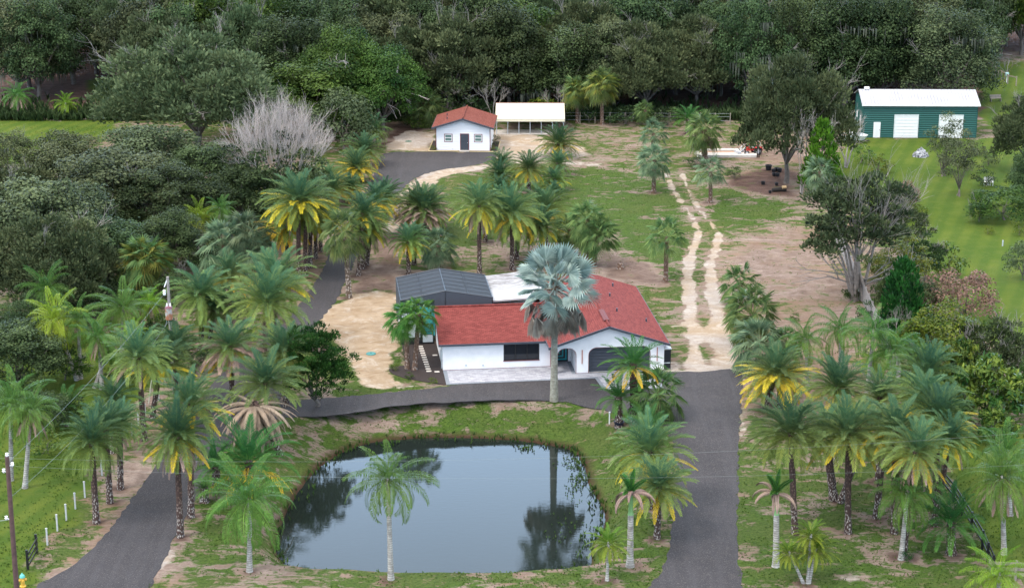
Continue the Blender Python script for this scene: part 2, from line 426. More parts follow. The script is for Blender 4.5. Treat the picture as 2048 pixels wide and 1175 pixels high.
def crown_queen(seed, n=26, L=3.2, nl=52, ll=.72, top=82, low=-30, droop=105, ld=.72, lw=.042):
    rng = np.random.default_rng(seed); mb = MB()
    for i in range(n):
        f = i / (n - 1); el = R_(top - (top - low) * f + rng.normal(0, 6)); az = i * GA + rng.normal(0, .2)
        frond(mb, (.12 * math.cos(az), .12 * math.sin(az), 0), az, el, L * (1 + rng.normal(0, .06)), R_(droop * (.6 + .5 * f)), nl, ll, lw,
              .15 + .7 * f, ld, .15, (75, 40), 1.2, rng=rng, rach=.035, two=True, side=rng.normal(0, .2))
    return mb.mesh('queen_fronds')
def crown_fox(seed, n=5, dead=False):
    rng = np.random.default_rng(seed); mb = MB()
    for i in range(n):
        if dead:
            az = 2 * math.pi * i / n + rng.normal(0, .25); el = R_(28 + rng.normal(0, 16)); dr = R_(118 + rng.normal(0, 12)); L = 2.3
        else:
            az = i * GA; el = R_(86 - 45 * i / max(1, n - 1)); dr = R_(22 + 30 * i / max(1, n - 1)); L = 1.9
        for k in range(3 if not dead else 2):
            frond(mb, (0, 0, 0), az, el, L, dr, 60, .3, .05, .3 * rng.random() + (.5 if k == 0 else 0), .1 if not dead else .8, (.0, .9, -.9)[k] if not dead else (.1, -.5)[k],
                  (70, 35), 1.2, rng=rng, rach=.035)
    return mb.mesh('foxtail_fronds')

def trunk_mesh(k=10, taper=.85, bulge=0., rough=.06, seed=1, n=18):
    rng = np.random.default_rng(seed); mb = MB(); z = np.linspace(0, 1, n)
    r = (1 - (1 - taper) * z) * (1 + bulge * np.exp(-z * 9)) * (1 + rng.normal(0, rough, n))
    mb.tube(np.stack([rng.normal(0, .02, n) * 0, 0 * z, z], 1), r, k)
    return mb.mesh('trunk', True)
TR = {'rough': trunk_mesh(10, .95, .25, .08), 'smooth': trunk_mesh(12, .8, .35, .02), 'bis': trunk_mesh(14, .82, .25, .02, 4)}

def aim(o, vec, r):
    v = Vector(vec); q = v.to_track_quat('Z', 'X')
    o.rotation_mode = 'QUATERNION'; o.rotation_quaternion = q; o.scale = (r, r, v.length)

# --- broadleaf trees, all modelled 1:1 in metres, ~10 m tall
def leaf_cloud(mb, centres, radii, n_each, size, rng, tint0=.5, shell=.75, flat=.75, drop=0., elong=1., updir=0.):
    for c, r in zip(centres, radii):
        n = max(6, int(n_each * (r / 1.2) ** 2))
        v = nrm(rng.normal(0, 1, (n, 3)))
        v[:, 2] = np.where(v[:, 2] < -.35, -v[:, 2], v[:, 2])
        rad = r * (shell + (1 - shell) * rng.random(n)) * (1 + .18 * rng.normal(0, 1, n))
        p = np.array(c) + v * rad[:, None] * np.array([1, 1, flat])
        nn = nrm(v + rng.normal(0, .55, (n, 3)) + np.array([0, 0, .5]))
        a = nrm(np.cross(nn, rng.normal(0, 1, (n, 3)))); 
        if drop: a = nrm(a - Zv * drop)
        if updir: a = nrm(a * .5 + v + Zv * updir)
        b = nrm(np.cross(nn, a))
        sz = size * (.6 + .8 * rng.random(n))[:, None]
        V = np.stack([p - a * sz * .5 * elong, p + b * sz * .36, p + a * sz * .5 * elong, p - b * sz * .36], 1).reshape(-1, 3)
        t = np.clip(tint0 + .24 * rng.normal(0, 1, n) + rng.normal(0, .2), 0, 1)
        mb.add(V, np.arange(n)[:, None] * 4 + np.array([[0, 1, 2, 3]]), t)
def limbs(mb, base, tips, r0, rng, k=5, fork=.3):
    """trunk to fork point, then one limb per tip"""
    base = np.array(base, float); tips = np.array(tips, float)
    top = tips.mean(0); fk = base + (top - base) * fork; fk[:2] += rng.normal(0, .15, 2)
    mb.tube([base, base + (fk - base) * .5 + np.array([rng.normal(0, .1), rng.normal(0, .1), 0]), fk], [r0 * 1.25, r0, r0 * .85], 8, tint=.4)
    for t in tips:
        m1 = fk + (t - fk) * .35 + np.append(rng.normal(0, .25, 2), .3 + .2 * rng.random()); m2 = fk + (t - fk) * .72 + rng.normal(0, .3, 3)
        mb.tube([fk, m1, m2, t], [r0 * .55, r0 * .36, r0 * .2, r0 * .06], k, tint=.5, cap=False)
def twigs(mb, p, d, L, r, depth, rng, up=.25, nk=3, spread=.5, tint=.5):
    p = np.array(p, float); d = nrm(np.array(d, float))
    q = p + d * L * .5 + rng.normal(0, .04 * L, 3); e = q + nrm(d + rng.normal(0, .12, 3) + Zv * up * .3) * L * .5
    mb.tube([p, q, e], [r, r * .8, r * .6], 3, tint=tint, cap=False)
    if depth == 0: return
    for i in range(nk):
        t = .35 + .65 * (i + rng.random()) / nk
        s = p + (e - p) * t
        twigs(mb, s, d + rng.normal(0, spread, 3) + Zv * up, L * (.5 + .25 * rng.random()), r * .58, depth - 1, rng, up, nk, spread, tint)

def tree_round(seed, H=10., W=8.5, lobes=46, per=150, size=.34, base=.22, lob=(.95, 1.6), spread='dome', twn=0, elong=1., flat=.75, stems=1, r0=.3, trunkh=.28, moss=0, tint0=.45, updir=0., drop=0., limbn=9):
    """returns (crown mesh, trunk mesh, twig mesh|None, moss mesh|None)"""
    rng = np.random.default_rng(seed)
    cs = []; rs = []
    tries = 0
    while len(cs) < lobes and tries < 4000:
        tries += 1
        v = nrm(rng.normal(0, 1, 3)); 
        if v[2] < -.45: continue
        f = .62 + .42 * rng.random() if spread == 'dome' else rng.random() ** .5
        big = 1 + .16 * math.sin(3 * math.atan2(v[1], v[0]) + seed) + .12 * math.sin(5 * math.atan2(v[1], v[0]) + 2 * seed)
        c = np.array([v[0] * W / 2 * f * big, v[1] * W / 2 * f * big, H * (base + (1 - base) * .42) + v[2] * H * (1 - base) * .52 * f])
        r = lob[0] + (lob[1] - lob[0]) * rng.random()
        if all(np.linalg.norm((c - q) * np.array([1, 1, 1.2])) > (r + s) * .48 for q, s in zip(cs, rs)):
            cs.append(c); rs.append(r)
    mb = MB(); leaf_cloud(mb, cs, rs, per, size, rng, tint0, flat=flat, elong=elong, updir=updir, drop=drop)
    tb = MB()
    idx = rng.permutation(len(cs))[:limbn * stems]
    for k in range(stems):
        a = 2 * math.pi * k / stems; bx = (.35 * math.cos(a), .35 * math.sin(a), -.2) if stems > 1 else (0, 0, -.2)
        limbs(tb, bx, [cs[i] for i in idx[k::stems]], r0 / stems ** .4, rng, fork=trunkh)
    tw = None
    if twn:
        w_ = MB()
        for i in rng.permutation(len(cs))[:twn]:
            c = cs[i]; ctr = np.array([0, 0, H * .45]); d = nrm(c - ctr)
            twigs(w_, c - d * .5, d + Zv * .3, rs[i] * 1.5, .035, 2, rng, .2, 4, .5)
        tw = w_.mesh('twigs')
    ms = None
    if moss:
        w_ = MB(); 
        for i in rng.permutation(len(cs))[:moss]:
            c = cs[i]; n = 26
            p = c + np.stack([rng.normal(0, rs[i] * .6, n), rng.normal(0, rs[i] * .6, n), -rs[i] * .3 * np.ones(n)], 1)
            L = (.7 + 1.4 * rng.random(n))[:, None]; a = nrm(np.stack([rng.normal(0, 1, n), rng.normal(0, 1, n), 0 * L[:, 0]], 1)) * .09
            V = np.stack([p - a, p + a, p + a * .5 - Zv * L * .6, p - Zv * L], 1).reshape(-1, 3)
            w_.add(V, np.arange(n)[:, None] * 4 + np.array([[0, 1, 2, 3]]), rng.random(n))
        ms = w_.mesh('moss')
    return mb.mesh('crown'), tb.mesh('trunk', True), tw, ms

TREE = {}
def T_(key, H, W, mesh): TREE[key] = (H, W, mesh)
T_('oak1', 12, 11, tree_round(11, 12, 11, 66, 260, .29, .03, (1.0, 1.9), moss=6, trunkh=.25))
T_('oak2', 12, 10, tree_round(12, 12, 10, 58, 260, .29, .02, (1.1, 2.0), moss=4))
T_('oak3', 12, 11, tree_round(13, 12, 11, 84, 230, .25, .06, (.8, 1.6), moss=7, twn=5))
T_('oak4', 13, 9, tree_round(14, 13, 9, 70, 240, .24, .02, (.7, 1.5), moss=5, twn=4, flat=1.1))
T_('oak5', 12, 12, tree_round(15, 12, 12, 44, 260, .33, .02, (1.4, 2.4), flat=.6))
T_('grey1', 11, 12, tree_round(21, 11, 12, 74, 210, .26, .12, (1.1, 1.9), twn=5, elong=1.5, updir=.5, tint0=.5))
T_('grey2', 11, 10, tree_round(22, 11, 10, 60, 210, .26, .1, (1.0, 1.8), twn=8, elong=1.5, updir=.5))
T_('lump', 10, 10, tree_round(31, 10, 10, 34, 380, .25, .12, (1.3, 2.1), twn=0, tint0=.5, flat=.7, limbn=12))
T_('bush', 3, 3.4, tree_round(41, 3, 3.4, 16, 150, .24, .0, (.5, .8), r0=.08))
T_('bush2', 3, 3.4, tree_round(42, 3, 3.4, 14, 190, .2, .0, (.45, .8), r0=.06, twn=6, elong=1.6, updir=.6))
T_('airy', 9, 5.5, tree_round(51, 9, 5.5, 46, 240, .2, .12, (.5, 1.0), spread='full', r0=.14, stems=2, trunkh=.2))
T_('bigbush', 6, 6, tree_round(45, 6, 6, 48, 300, .2, .0, (.6, 1.05), r0=.1))
T_('bigbush2', 6, 6, tree_round(46, 6, 6, 44, 260, .18, .0, (.6, 1.0), r0=.1, twn=22, elong=1.6, updir=.6))
T_('mango', 7, 6, tree_round(61, 7, 6, 56, 190, .32, .04, (.5, .9), elong=1.8, drop=.5, stems=2, r0=.2, tint0=.4))
T_('feather', 6, 5.5, tree_round(71, 6, 5.5, 130, 900, .1, .06, (.28, .6), spread='full', elong=2., updir=.9, r0=.17, stems=1, trunkh=.25, flat=.85))
T_('fine', 4, 5, tree_round(81, 4, 5, 30, 260, .17, .0, (.6, 1.0), elong=1.3, twn=0, r0=.1))
def pine():
    rng = np.random.default_rng(9); mb = MB(); tb = MB(); H = 7.
    tb.tube([(0, 0, -.2), (0, 0, H * .9)], [.16, .03], 8)
    cs = []; rs = []
    for i in range(44):
        z = .9 + (H - 1.2) * (i / 43); w_ = 1.9 * (1 - z / H) ** .7 + .15; a = i * GA
        rr = .38 + .3 * (1 - z / H); cs.append((w_ * math.cos(a), w_ * math.sin(a), z + .25)); rs.append(rr)
        tb.tube([(0, 0, z - .15), (w_ * .8 * math.cos(a), w_ * .8 * math.sin(a), z + .1)], [.04, .02], 3, cap=False)
    cs.append((0, 0, H - .1)); rs.append(.35)
    leaf_cloud(mb, cs, rs, 420, .2, rng, .5, elong=2.2, updir=.9, flat=1.1)
    return mb.mesh('crown'), tb.mesh('trunk', True), None, None
T_('pine', 7.2, 4.2, pine())
def cedar():
    rng = np.random.default_rng(19); mb = MB(); tb = MB(); H = 7.
    tb.tube([(0, 0, -.2), (0, 0, H * .8)], [.16, .03], 8)
    cs = []; rs = []
    for i in range(46):
        z = .5 + (H - .9) * (i / 45) ** 1.0; w_ = 1.75 * math.sin(min(1, (1 - z / H) * 1.25 + .12) * math.pi / 2); a = i * GA
        cs.append((w_ * .72 * math.cos(a), w_ * .72 * math.sin(a), z)); rs.append(.45 + .35 * (1 - z / H))
    leaf_cloud(mb, cs, rs, 300, .2, rng, .45, elong=2., updir=1.3, flat=1.4)
    return mb.mesh('crown'), tb.mesh('trunk', True), None, None
T_('cedar', 7.2, 4.3, cedar())

def deadtree(seed, H, W, n, r, depth=3, up=.35, spread=.42, cone=.6, z0=.35):
    rng = np.random.default_rng(seed); mb = MB()
    for i in range(n):
        a = i * GA; f = math.sqrt((i + .5) / n)
        p0 = np.array([W * .5 * f * .45 * math.cos(a), W * .5 * f * .45 * math.sin(a), H * z0 * (1 - .5 * f)])
        tgt = np.array([W * .5 * f * math.cos(a), W * .5 * f * math.sin(a), H * (1 - .35 * f * f)])
        d = tgt - p0
        mb.tube([(0, 0, 0), p0 * np.array([.5, .5, .7]), p0], [r * 2.5, r * 2, r * 1.3], 4, cap=False)
        twigs(mb, p0, d, np.linalg.norm(d) * .62, r, depth, rng, up, 4, spread * .8)
    return mb.mesh('twigs')

def plant(name, key, mat, loc, H, W, label, cat='tree', group=None, rz=None, trunk='bark', twig='twigd', parts=True, rng=random.Random(3)):
    h0, w0, (cm, tm, wm, mm) = TREE[key]
    e = empty(name, loc, label, cat, rng.random() * 6.28 if rz is None else rz, group)
    sx = W / w0; sz = H / h0
    obj('crown', cm, M[mat], e, scale=(sx, sx, sz))
    obj('trunk', tm, M[trunk], e, scale=(sx, sx, sz))
    if wm: tag(obj('bare_twigs', wm, M[twig], e, scale=(sx, sx, sz)), kind='stuff')
    if mm: tag(obj('hanging_moss', mm, M['moss'], e, scale=(sx, sx, sz)), kind='stuff')
    return e

CR = {
 'date': [crown_date(s, 52 + 5 * (s % 4), low=-20 + 4 * (s % 3)) for s in (1, 2, 3, 4, 7, 8)],
 'dates': [crown_date(s, 44, low=8, tmax=.6) for s in (5, 6)],
 'dskirt': [skirt_date(s, 9, el0=14, el1=-22, droop=48) for s in (1, 2, 8)],
 'dyel': [skirt_date(s, 26, 2.8, 34, -14, nl=38, ll=.5, droop=48) for s in (3, 4)],
 'dfew': [skirt_date(s, 5, 2.5, -5, -50, nl=30, ll=.3, droop=45, azr=k) for s, k in ((11, 3.5), (12, 5.5))],
 'ddead': [skirt_date(s, 20, 2.5, -12, -58, nl=30, ll=.3, droop=38) for s in (5, 6)],
 'sab': [crown_sabal(s, 46, 1.0, 1.15, -55, .2, 17) for s in (1, 2, 3)],
 'sabl': [crown_sabal(s, 30, .98, 1.25, -35, .2, 17) for s in (4, 5)],
 'sdead': [crown_sabal(7, 14, .9, .8, -80, .4, 14, -35, .9)],
 'was': [crown_sabal(11, 32, .95, 1.2, -35, .2, 22, 75, 2.0)],
 'que': [crown_queen(s) for s in (1, 2, 3)],
 'pyg': [crown_date(31, 40, 1.5, 78, -35, 30, .24)],
 'low': [crown_date(41, 30, 3.0, 82, 2, 44, .5, tmax=.7), crown_date(42, 26, 3.0, 85, 5, 44, .5, tmax=.7)],
}
SIL, SILD = crown_silver(), skirt_silver(); UMB = crown_umbrella()
FX, FXD = crown_fox(1), crown_fox(2, 8, True)
RREF = {'date': 2.7, 'sab': 2.15, 'sabl': 2.25, 'was': 2.4, 'que': 2.75, 'pyg': 1.45, 'low': 2.9}
prng = random.Random(77)
def put_palm(kind, cx, cy, by, R, label, opt='', bx=None, group=None, name=None):
    """kind; crown centre pixel, base pixel row, crown radius in pixels (photo bearings) -> a palm standing on the ground"""
    X, Y = g(cx if bx is None else bx, by); z = hz(cx if bx is None else bx, by, cy)
    X2 = xat(cx, Y, z); d = depth(0, Y, z); Rm = R * d / FPX * 1.17
    o = opt.split()
    zg = ground_z(X, Y)
    kinds = {'date': ('date_palm', 'palm'), 'sab': ('cabbage_palm', 'palm'), 'sabl': ('cabbage_palm', 'palm'), 'was': ('fan_palm', 'palm'),
             'que': ('queen_palm', 'palm'), 'pyg': ('pygmy_date_palm', 'palm'), 'low': ('low_date_palm', 'palm')}
    nm, cat = kinds[kind]
    e = empty(name or nm, (X, Y, zg), label, cat, 0, group)
    s = Rm / RREF[kind]; a = prng.random() * 6.28
    top = (X2 - X, 0, z - zg)
    cl = CR['dates' if (kind == 'date' and 'young' in o) else kind]
    rt = {'date': .21, 'sab': .24, 'sabl': .22, 'was': .2, 'que': .17, 'pyg': .1, 'low': .3}[kind]
    if 'thick' in o: rt *= 1.35
    tm = {'date': 'tdate', 'sab': 'tsab', 'sabl': 'tsab', 'was': 'tsab', 'que': 'tque', 'pyg': 'tque', 'low': 'tdate'}[kind]
    if 'white' in o: tm = 'twhite'
    t = obj('trunk', TR['smooth' if kind in ('que', 'pyg') else 'rough'], M[tm], e); aim(t, Vector(top) + Vector((0, 0, .15)), rt)
    fm = {'date': 'phx', 'sab': 'sab', 'sabl': 'sab', 'was': 'was', 'que': 'que', 'pyg': 'pyg', 'low': 'cyc'}[kind]
    if 'blue' in o: fm = 'sabb'
    if 'yel' in o: fm = {'que': 'quy'}.get(kind, 'saby')
    if 'dark' in o: fm = 'sab'
    if 'alldead' not in o:
        obj('green_fronds', prng.choice(cl), M[fm], e, top, (prng.uniform(-.16, .16), prng.uniform(-.16, .16), a), (s * prng.uniform(.93, 1.04), s * prng.uniform(.93, 1.04), s * prng.uniform(.86, 1.1)))
    if kind == 'date' or kind == 'low':
        if 'y' in o: obj('yellow_fronds', prng.choice(CR['dskirt']), M['phy'], e, top, (0, 0, a + 1), (s, s, s))
        if 'yy' in o: obj('yellow_fronds', prng.choice(CR['dyel']), M['phy'], e, top, (0, 0, a + 1), (s * 1.04, s * 1.04, s))
        if 'd' in o: obj('dead_fronds', CR['ddead'][0], M['phd'], e, top, (0, 0, a + 2), (s * 1.0, s * 1.0, s))
        if 'dd' in o: obj('dead_fronds', CR['dyel'][1], M['phd'], e, top, (0, 0, a + 2), (s * 1.05, s * 1.05, s * 1.05))
        if 'alldead' in o:
            obj('dead_fronds', UMB, M['phd'], e, top, (0, 0, a), (s * .98, s * .98, s * 1.0))
    if kind == 'date' and 'd' not in o and 'dd' not in o and 'alldead' not in o and prng.random() < .35:
        obj('dead_fronds', CR['dfew'][prng.randrange(2)], M['phd'], e, top, (0, 0, a + 3), (s, s, s))
    if kind in ('sab', 'sabl'):
        if 'd' in o: obj('dead_fronds', CR['sdead'][0], M['phd'], e, top, (0, 0, a), (s, s, s))
        if 'ys' in o: obj('yellow_fronds', CR['sab'][2], M['saby'], e, (top[0], 0, top[2] - .15 * s), (0, 0, a + 2), (s * .97, s * .97, s * .85))
    if kind == 'was': obj('dead_fronds', CR['sdead'][0], M['boots'], e, (top[0], 0, top[2] - .1), (0, 0, a), (s * .35, s * .35, s * .5))
    if kind == 'que' and 'd' in o:
        obj('dead_fronds', CR['ddead'][1], M['phd'], e, top, (0, 0, a), (s * .85, s * .85, s))
    return e

# surveyed palms
GL = 'palms along the left lane'; GY_ = 'date palm grove'
PALMS = [
 ('date', 183, 888, 1045, 60, 'green date palm nearest the white posts, left of the left lane', '', 193),
 ('date', 212, 858, 1005, 56, 'date palm just behind the one nearest the white posts', 'young', 220),
 ('date', 240, 850, 977, 50, 'third date palm back from the white posts, left edge of the lane', '', 241),
 ('date', 226, 800, 905, 50, 'small pale yellow-green date palm with dry lower fronds, above the white-post palms', 'young d', 226),
 ('date', 277, 715, 880, 64, 'tall slender date palm with a long bare trunk beside the farther white posts', '', 289),
 ('date', 322, 728, 838, 62, 'date palm with yellowing right side, next right of the tall slender one', 'y', 304),
 ('date', 352, 692, 812, 48, 'upright young date palm below the transformer pole', 'young', 352),
 ('date', 402, 590, 692, 62, 'blue-green date palm right of the transformer pole', '', 403),
 ('date', 428, 620, 688, 55, 'darker date palm tucked behind the one right of the transformer pole', '', 418),
 ('date', 459, 553, 650, 46, 'small date palm with orange-yellow lower fronds above the big lane palms', 'y', 460),
 ('date', 533, 606, 722, 76, 'largest blue-green date palm standing over the middle of the left lane', '', 528),
 ('date', 556, 562, 690, 64, 'date palm with a pale yellow-green right edge, behind the largest one', 'y', 545),
 ('date', 461, 694, 812, 62, 'yellow-green date palm with a full skirt of brown dead fronds over the lane', 'y dd', 465),
 ('date', 568, 705, 812, 62, 'blue-green date palm left of the dark cedar', '', 572),
 ('date', 531, 768, 868, 70, 'wide date palm directly behind the dead brown one', '', 534),
 ('date', 509, 806, 893, 70, 'completely dead date palm, a brown umbrella of hanging fronds near the pond', 'alldead', 562),
 ('date', 382, 812, 1034, 70, 'date palm behind the front-most lane palm, right edge of the lane', 'y', 382),
 ('date', 354, 873, 1073, 68, 'front-most lane date palm with yellow fronds and a grey dead skirt', 'y d', 361),
 ('low', 497, 925, 985, 88, 'broad low palm with long arching yellow-tipped fronds left of the pond', 'y', 500),
 ('low', 432, 935, 985, 55, 'dark low palm half hidden left of the broad arching one', '', 433),
 ('low', 409, 978, 1003, 24, 'tiny young palm seedling at the right edge of the lane', '', 408),
 ('que', 499, 1000, 1142, 84, 'queen palm with drooping dark green fronds and a pale trunk left of the pond', '', 499),
 # yellow cluster beside lane
 ('date', 597, 402, 560, 62, 'tallest of the yellow date palms beside the upper lane', 'yy', 597),
 ('date', 574, 452, 535, 50, 'front-left yellow date palm of the upper lane cluster', 'yy', 576),
 ('date', 612, 415, 548, 50, 'yellow date palm second along the row behind the tallest', 'y', 610),
 ('date', 622, 424, 535, 48, 'yellow date palm third along the row behind the tallest', 'yy', 620),
 ('date', 632, 432, 517, 44, 'yellow date palm fourth along the row behind the tallest', 'y', 631),
 ('date', 641, 441, 503, 38, 'last and lowest yellow date palm in the row behind the tallest', 'yy', 641),
 ('date', 667, 380, 417, 38, 'green date palm with yellow tips left of the upper lane, below the bare twig tree', 'y', 668),
 ('date', 700, 374, 402, 28, 'small yellow and straw date palm right beside the upper lane bend', 'yy d', 702),
 ('date', 658, 352, 375, 22, 'small yellow date palm half under the bare twig tree', 'yy', 658),
 ('date', 713, 336, 363, 38, 'brightest yellow date palm left of the cottage driveway', 'yy', 727),
 ('date', 728, 302, 333, 38, 'green palm with golden lower fronds at the driveway corner near the cottage', 'y', 733),
 ('date', 746, 262, 294, 32, 'blue-green date palm under the rounded bush left of the cottage', '', 735),
 ('date', 726, 428, 551, 48, 'date palm with hanging yellow right side behind the tall white-trunked cabbage palm', 'y', 717),
 ('date', 735, 452, 538, 42, 'lower date palm behind the tall white-trunked cabbage palm', 'y', 725),
 ('date', 742, 468, 530, 36, 'lowest small date palm right of the tall white-trunked cabbage palm', '', 733),
 ('date', 749, 404, 478, 40, 'green and yellow date palm right of the lane, nearer of two at the sand edge', 'yy', 750),
 ('date', 772, 395, 434, 36, 'date palm at the very edge of the sand right of the upper lane', 'y', 773),
 ('sab', 690, 466, 594, 50, 'tall cabbage palm with a white booted trunk right of the left lane', 'white', 698),
 ('date', 817, 484, 548, 36, 'small date palm with bright yellow left fronds behind the pool cage', 'y', 817),
 ('date', 831, 470, 529, 26, 'thin date palm with a grey trunk behind the small yellow one at the pool cage', 'young', 828),
 ('sab', 877, 492, 534, 40, 'short blue-green cabbage palm behind the pool cage peak', 'blue', 876),
 ('date', 833, 422, 466, 42, 'left palm of the brown drying date palm clump', 'dd y', 833),
 ('date', 842, 412, 471, 42, 'tallest palm of the brown drying date palm clump', 'dd', 842),
 ('date', 850, 425, 476, 42, 'front palm of the brown drying date palm clump', 'dd', 850),
 ('date', 858, 418, 459, 42, 'right palm of the brown drying date palm clump', 'y dd', 858),
 # centre
 ('date', 958, 412, 547, 50, 'tall date palm with a straw and yellow skirt behind the flat white roof', 'y d', 959),
 ('date', 969, 440, 483, 36, 'shorter date palm behind the tall straw-skirted one', 'y', 971),
 ('date', 1024, 428, 539, 54, 'date palm with golden seed clusters right of the tall straw-skirted one', 'y', 1024),
 ('date', 1036, 455, 518, 44, 'date palm with low yellow fronds just behind the one with golden clusters', 'y', 1033),
 ('date', 1091, 420, 492, 50, 'date palm with a yellow right side above the silver fan palm', 'y', 1092),
 ('date', 1082, 455, 520, 42, 'blue-green date palm directly above the silver fan palm', 'y', 1083),
 ('date', 1003, 326, 357, 30, 'back-most small date palm of the left mid-lawn trio', 'young', 1003),
 ('date', 999, 351, 377, 31, 'middle small date palm of the left mid-lawn trio', 'y', 1000),
 ('date', 998, 374, 391, 27, 'front small date palm of the left mid-lawn trio', 'y', 998),
 ('date', 995, 394, 408, 25, 'very low blue-green palm in front of the left mid-lawn trio', '', 995),
 ('date', 1057, 337, 384, 34, 'lone date palm with a thin dark trunk between the two mid-lawn rows', 'y', 1058),
 ('date', 1116, 288, 314, 39, 'date palm with golden lower fronds in front of the carport', 'y', 1116),
 ('date', 1116, 328, 350, 31, 'dark date palm with a dead frond skirt, second in the row before the carport', 'd', 1116),
 ('date', 1110, 359, 381, 29, 'third small date palm in the row before the carport', 'y', 1108),
 ('date', 1107, 382, 399, 21, 'smallest date palm at the front of the row before the carport', '', 1107),
 ('sab', 1175, 440, 529, 40, 'cabbage palm with a stout scaly trunk right above the silver fan palm', '', 1176),
 ('sab', 1197, 470, 531, 42, 'dark leaning cabbage palm just right of the stout scaly one', '', 1187),
 ('sab', 1139, 462, 505, 36, 'dark cabbage palm crown left of the stout scaly trunk', '', 1142),
 ('sabl', 1334, 476, 562, 44, 'lone cabbage palm left of the sandy track behind the red roof', '', 1331),
 ('sabl', 1307, 268, 304, 31, 'cabbage palm with a cream flower tuft on the upper lawn', 'blue', 1305),
 ('sab', 1309, 322, 385, 34, 'cabbage palm on a thick brown trunk in front of the flowering one', 'blue', 1307),
 ('sab', 1408, 262, 322, 39, 'big dark cabbage palm with hanging dead fronds by the concrete pad', 'd thick', 1410),
 ('sabl', 1421, 344, 405, 36, 'blue-green cabbage palm right of the two wheel ruts', 'blue', 1421),
 ('sab', 1290, 222, 250, 21, 'small cabbage palm at the forest edge right of the carport', '', 1290),
 ('sab', 1203, 168, 249, 36, 'tall yellowing cabbage palm at the forest edge beside the carport', 'ys d', 1204),
 ('sab', 1153, 182, 246, 30, 'shorter yellowish cabbage palm left of the tall one at the forest edge', 'ys d', 1155),
 ('sab', 857, 222, 252, 38, 'bushy cabbage palm at the forest edge left of the cottage roof', '', 857),
 # left middle
 ('sab', 447, 492, 560, 54, 'left crown of the big blue-green cabbage palm clump', 'blue', 446),
 ('sab', 492, 470, 556, 56, 'tallest crown of the big blue-green cabbage palm clump', 'blue', 490),
 ('sab', 508, 500, 560, 40, 'lower right crown of the big blue-green cabbage palm clump', 'blue', 507),
 ('sab', 290, 522, 600, 60, 'large yellow-green cabbage palm with an orange dead skirt in the left thicket', 'ys d thick', 287),
 ('que', 398, 438, 500, 36, 'small queen palm under the dark oaks above the blue-green clump', 'yel d', 398),
 ('que', 92, 578, 690, 48, 'upper left queen palm of the far left thicket', '', 94),
 ('que', 112, 640, 760, 56, 'yellow-green queen palm on the far left', 'yel', 154),
 ('que', 157, 640, 757, 42, 'queen palm with twin pale trunks on the far left', '', 161),
 ('que', 246, 616, 705, 62, 'broad bright queen palm below the yellow-green cabbage palm', '', 244),
 ('que', 300, 606, 680, 38, 'small yellowish queen palm just left of the transformer pole', 'yel d', 300),
 ('que', 198, 674, 778, 44, 'queen palm with brown dead fronds over the left lawn', 'd', 204),
 ('que', 215, 700, 775, 30, 'small queen palm with a thin trunk right of the brown-fronded one', '', 190),
 ('que', 22, 812, 960, 72, 'big bright queen palm cut by the left edge of the picture', '', 22),
 ('que', 62, 822, 975, 55, 'queen palm with orange dead fronds beside the one at the left edge', 'd', 50),
 ('low', 132, 822, 850, 50, 'dark shaggy low palm in the shade on the left', '', 132),
 ('que', 268, 662, 730, 26, 'small yellow palm below the broad bright queen palm', 'yel', 268),
 ('que', 35, 190, 234, 32, 'small queen palm with hanging dead fronds on the far left lawn', 'd', 35),
 ('que', 132, 208, 236, 24, 'smaller bright queen palm right of the other on the far left lawn', 'yel', 131),
 # right side grove
 ('date', 1552, 748, 822, 64, 'date palm with a vivid golden skirt right of the driveway', 'y yy', 1528),
 ('date', 1562, 762, 812, 45, 'partly hidden date palm behind the golden-skirted one', '', 1558),
 ('date', 1673, 775, 930, 70, 'blue-green date palm with a yellow fringe in the back of the right grove', 'y', 1674),
 ('date', 1581, 868, 1067, 78, 'large blue-green date palm at the front left of the right grove', '', 1590),
 ('date', 1696, 872, 1066, 74, 'date palm with a vine-covered white trunk in the middle of the right grove', 'y', 1696),
 ('date', 1791, 862, 1066, 70, 'date palm right of the vine-covered one in the right grove', 'y', 1788),
 ('date', 1831, 905, 1112, 62, 'blue date palm with a straw skirt at the front of the right grove', 'y d', 1806),
 ('date', 1846, 800, 985, 70, 'date palm with orange-yellow left fringe in the right grove', 'y', 1850),
 ('date', 1874, 838, 1018, 64, 'date palm with orange lower right fronds in the right grove', 'yy', 1872),
 ('date', 1899, 878, 1050, 50, 'right-most date palm of the right grove beside the black fence', 'y', 1868),
 ('date', 1759, 796, 960, 52, 'small blue-green date palm between the two yellow-fringed ones at the grove centre', '', 1757),
 ('date', 1850, 750, 905, 64, 'back-most date palm of the right grove', '', 1852),
 ('date', 1740, 850, 1005, 45, 'date palm whose dark trunk stands in the shade of the grove centre', '', 1680),
 ('date', 1650, 860, 1000, 48, 'thick black-trunked palm in the shade behind the vine-covered trunk', 'thick', 1668),
 ('date', 1770, 880, 1035, 42, 'date palm with only its dark leaning trunk showing behind the front row', 'd', 1752),
 ('pyg', 1632, 1100, 1166, 38, 'right pygmy date palm of the three-stemmed cluster at the bottom', '', 1618),
 ('pyg', 1622, 1072, 1166, 36, 'tallest pygmy date palm of the three-stemmed cluster at the bottom', '', 1615),
 ('pyg', 1578, 1106, 1166, 32, 'left pygmy date palm leaning out of the three-stemmed cluster', '', 1607),
 ('pyg', 1217, 1088, 1160, 38, 'lone pygmy date palm by the lower right pond corner', '', 1214),
 ('que', 1815, 985, 1118, 66, 'leaning queen palm with a curved white trunk in front of the right grove', '', 1802),
 ('low', 1902, 1048, 1107, 70, 'low spreading palm with stiff dark fronds near the black fence', '', 1902),
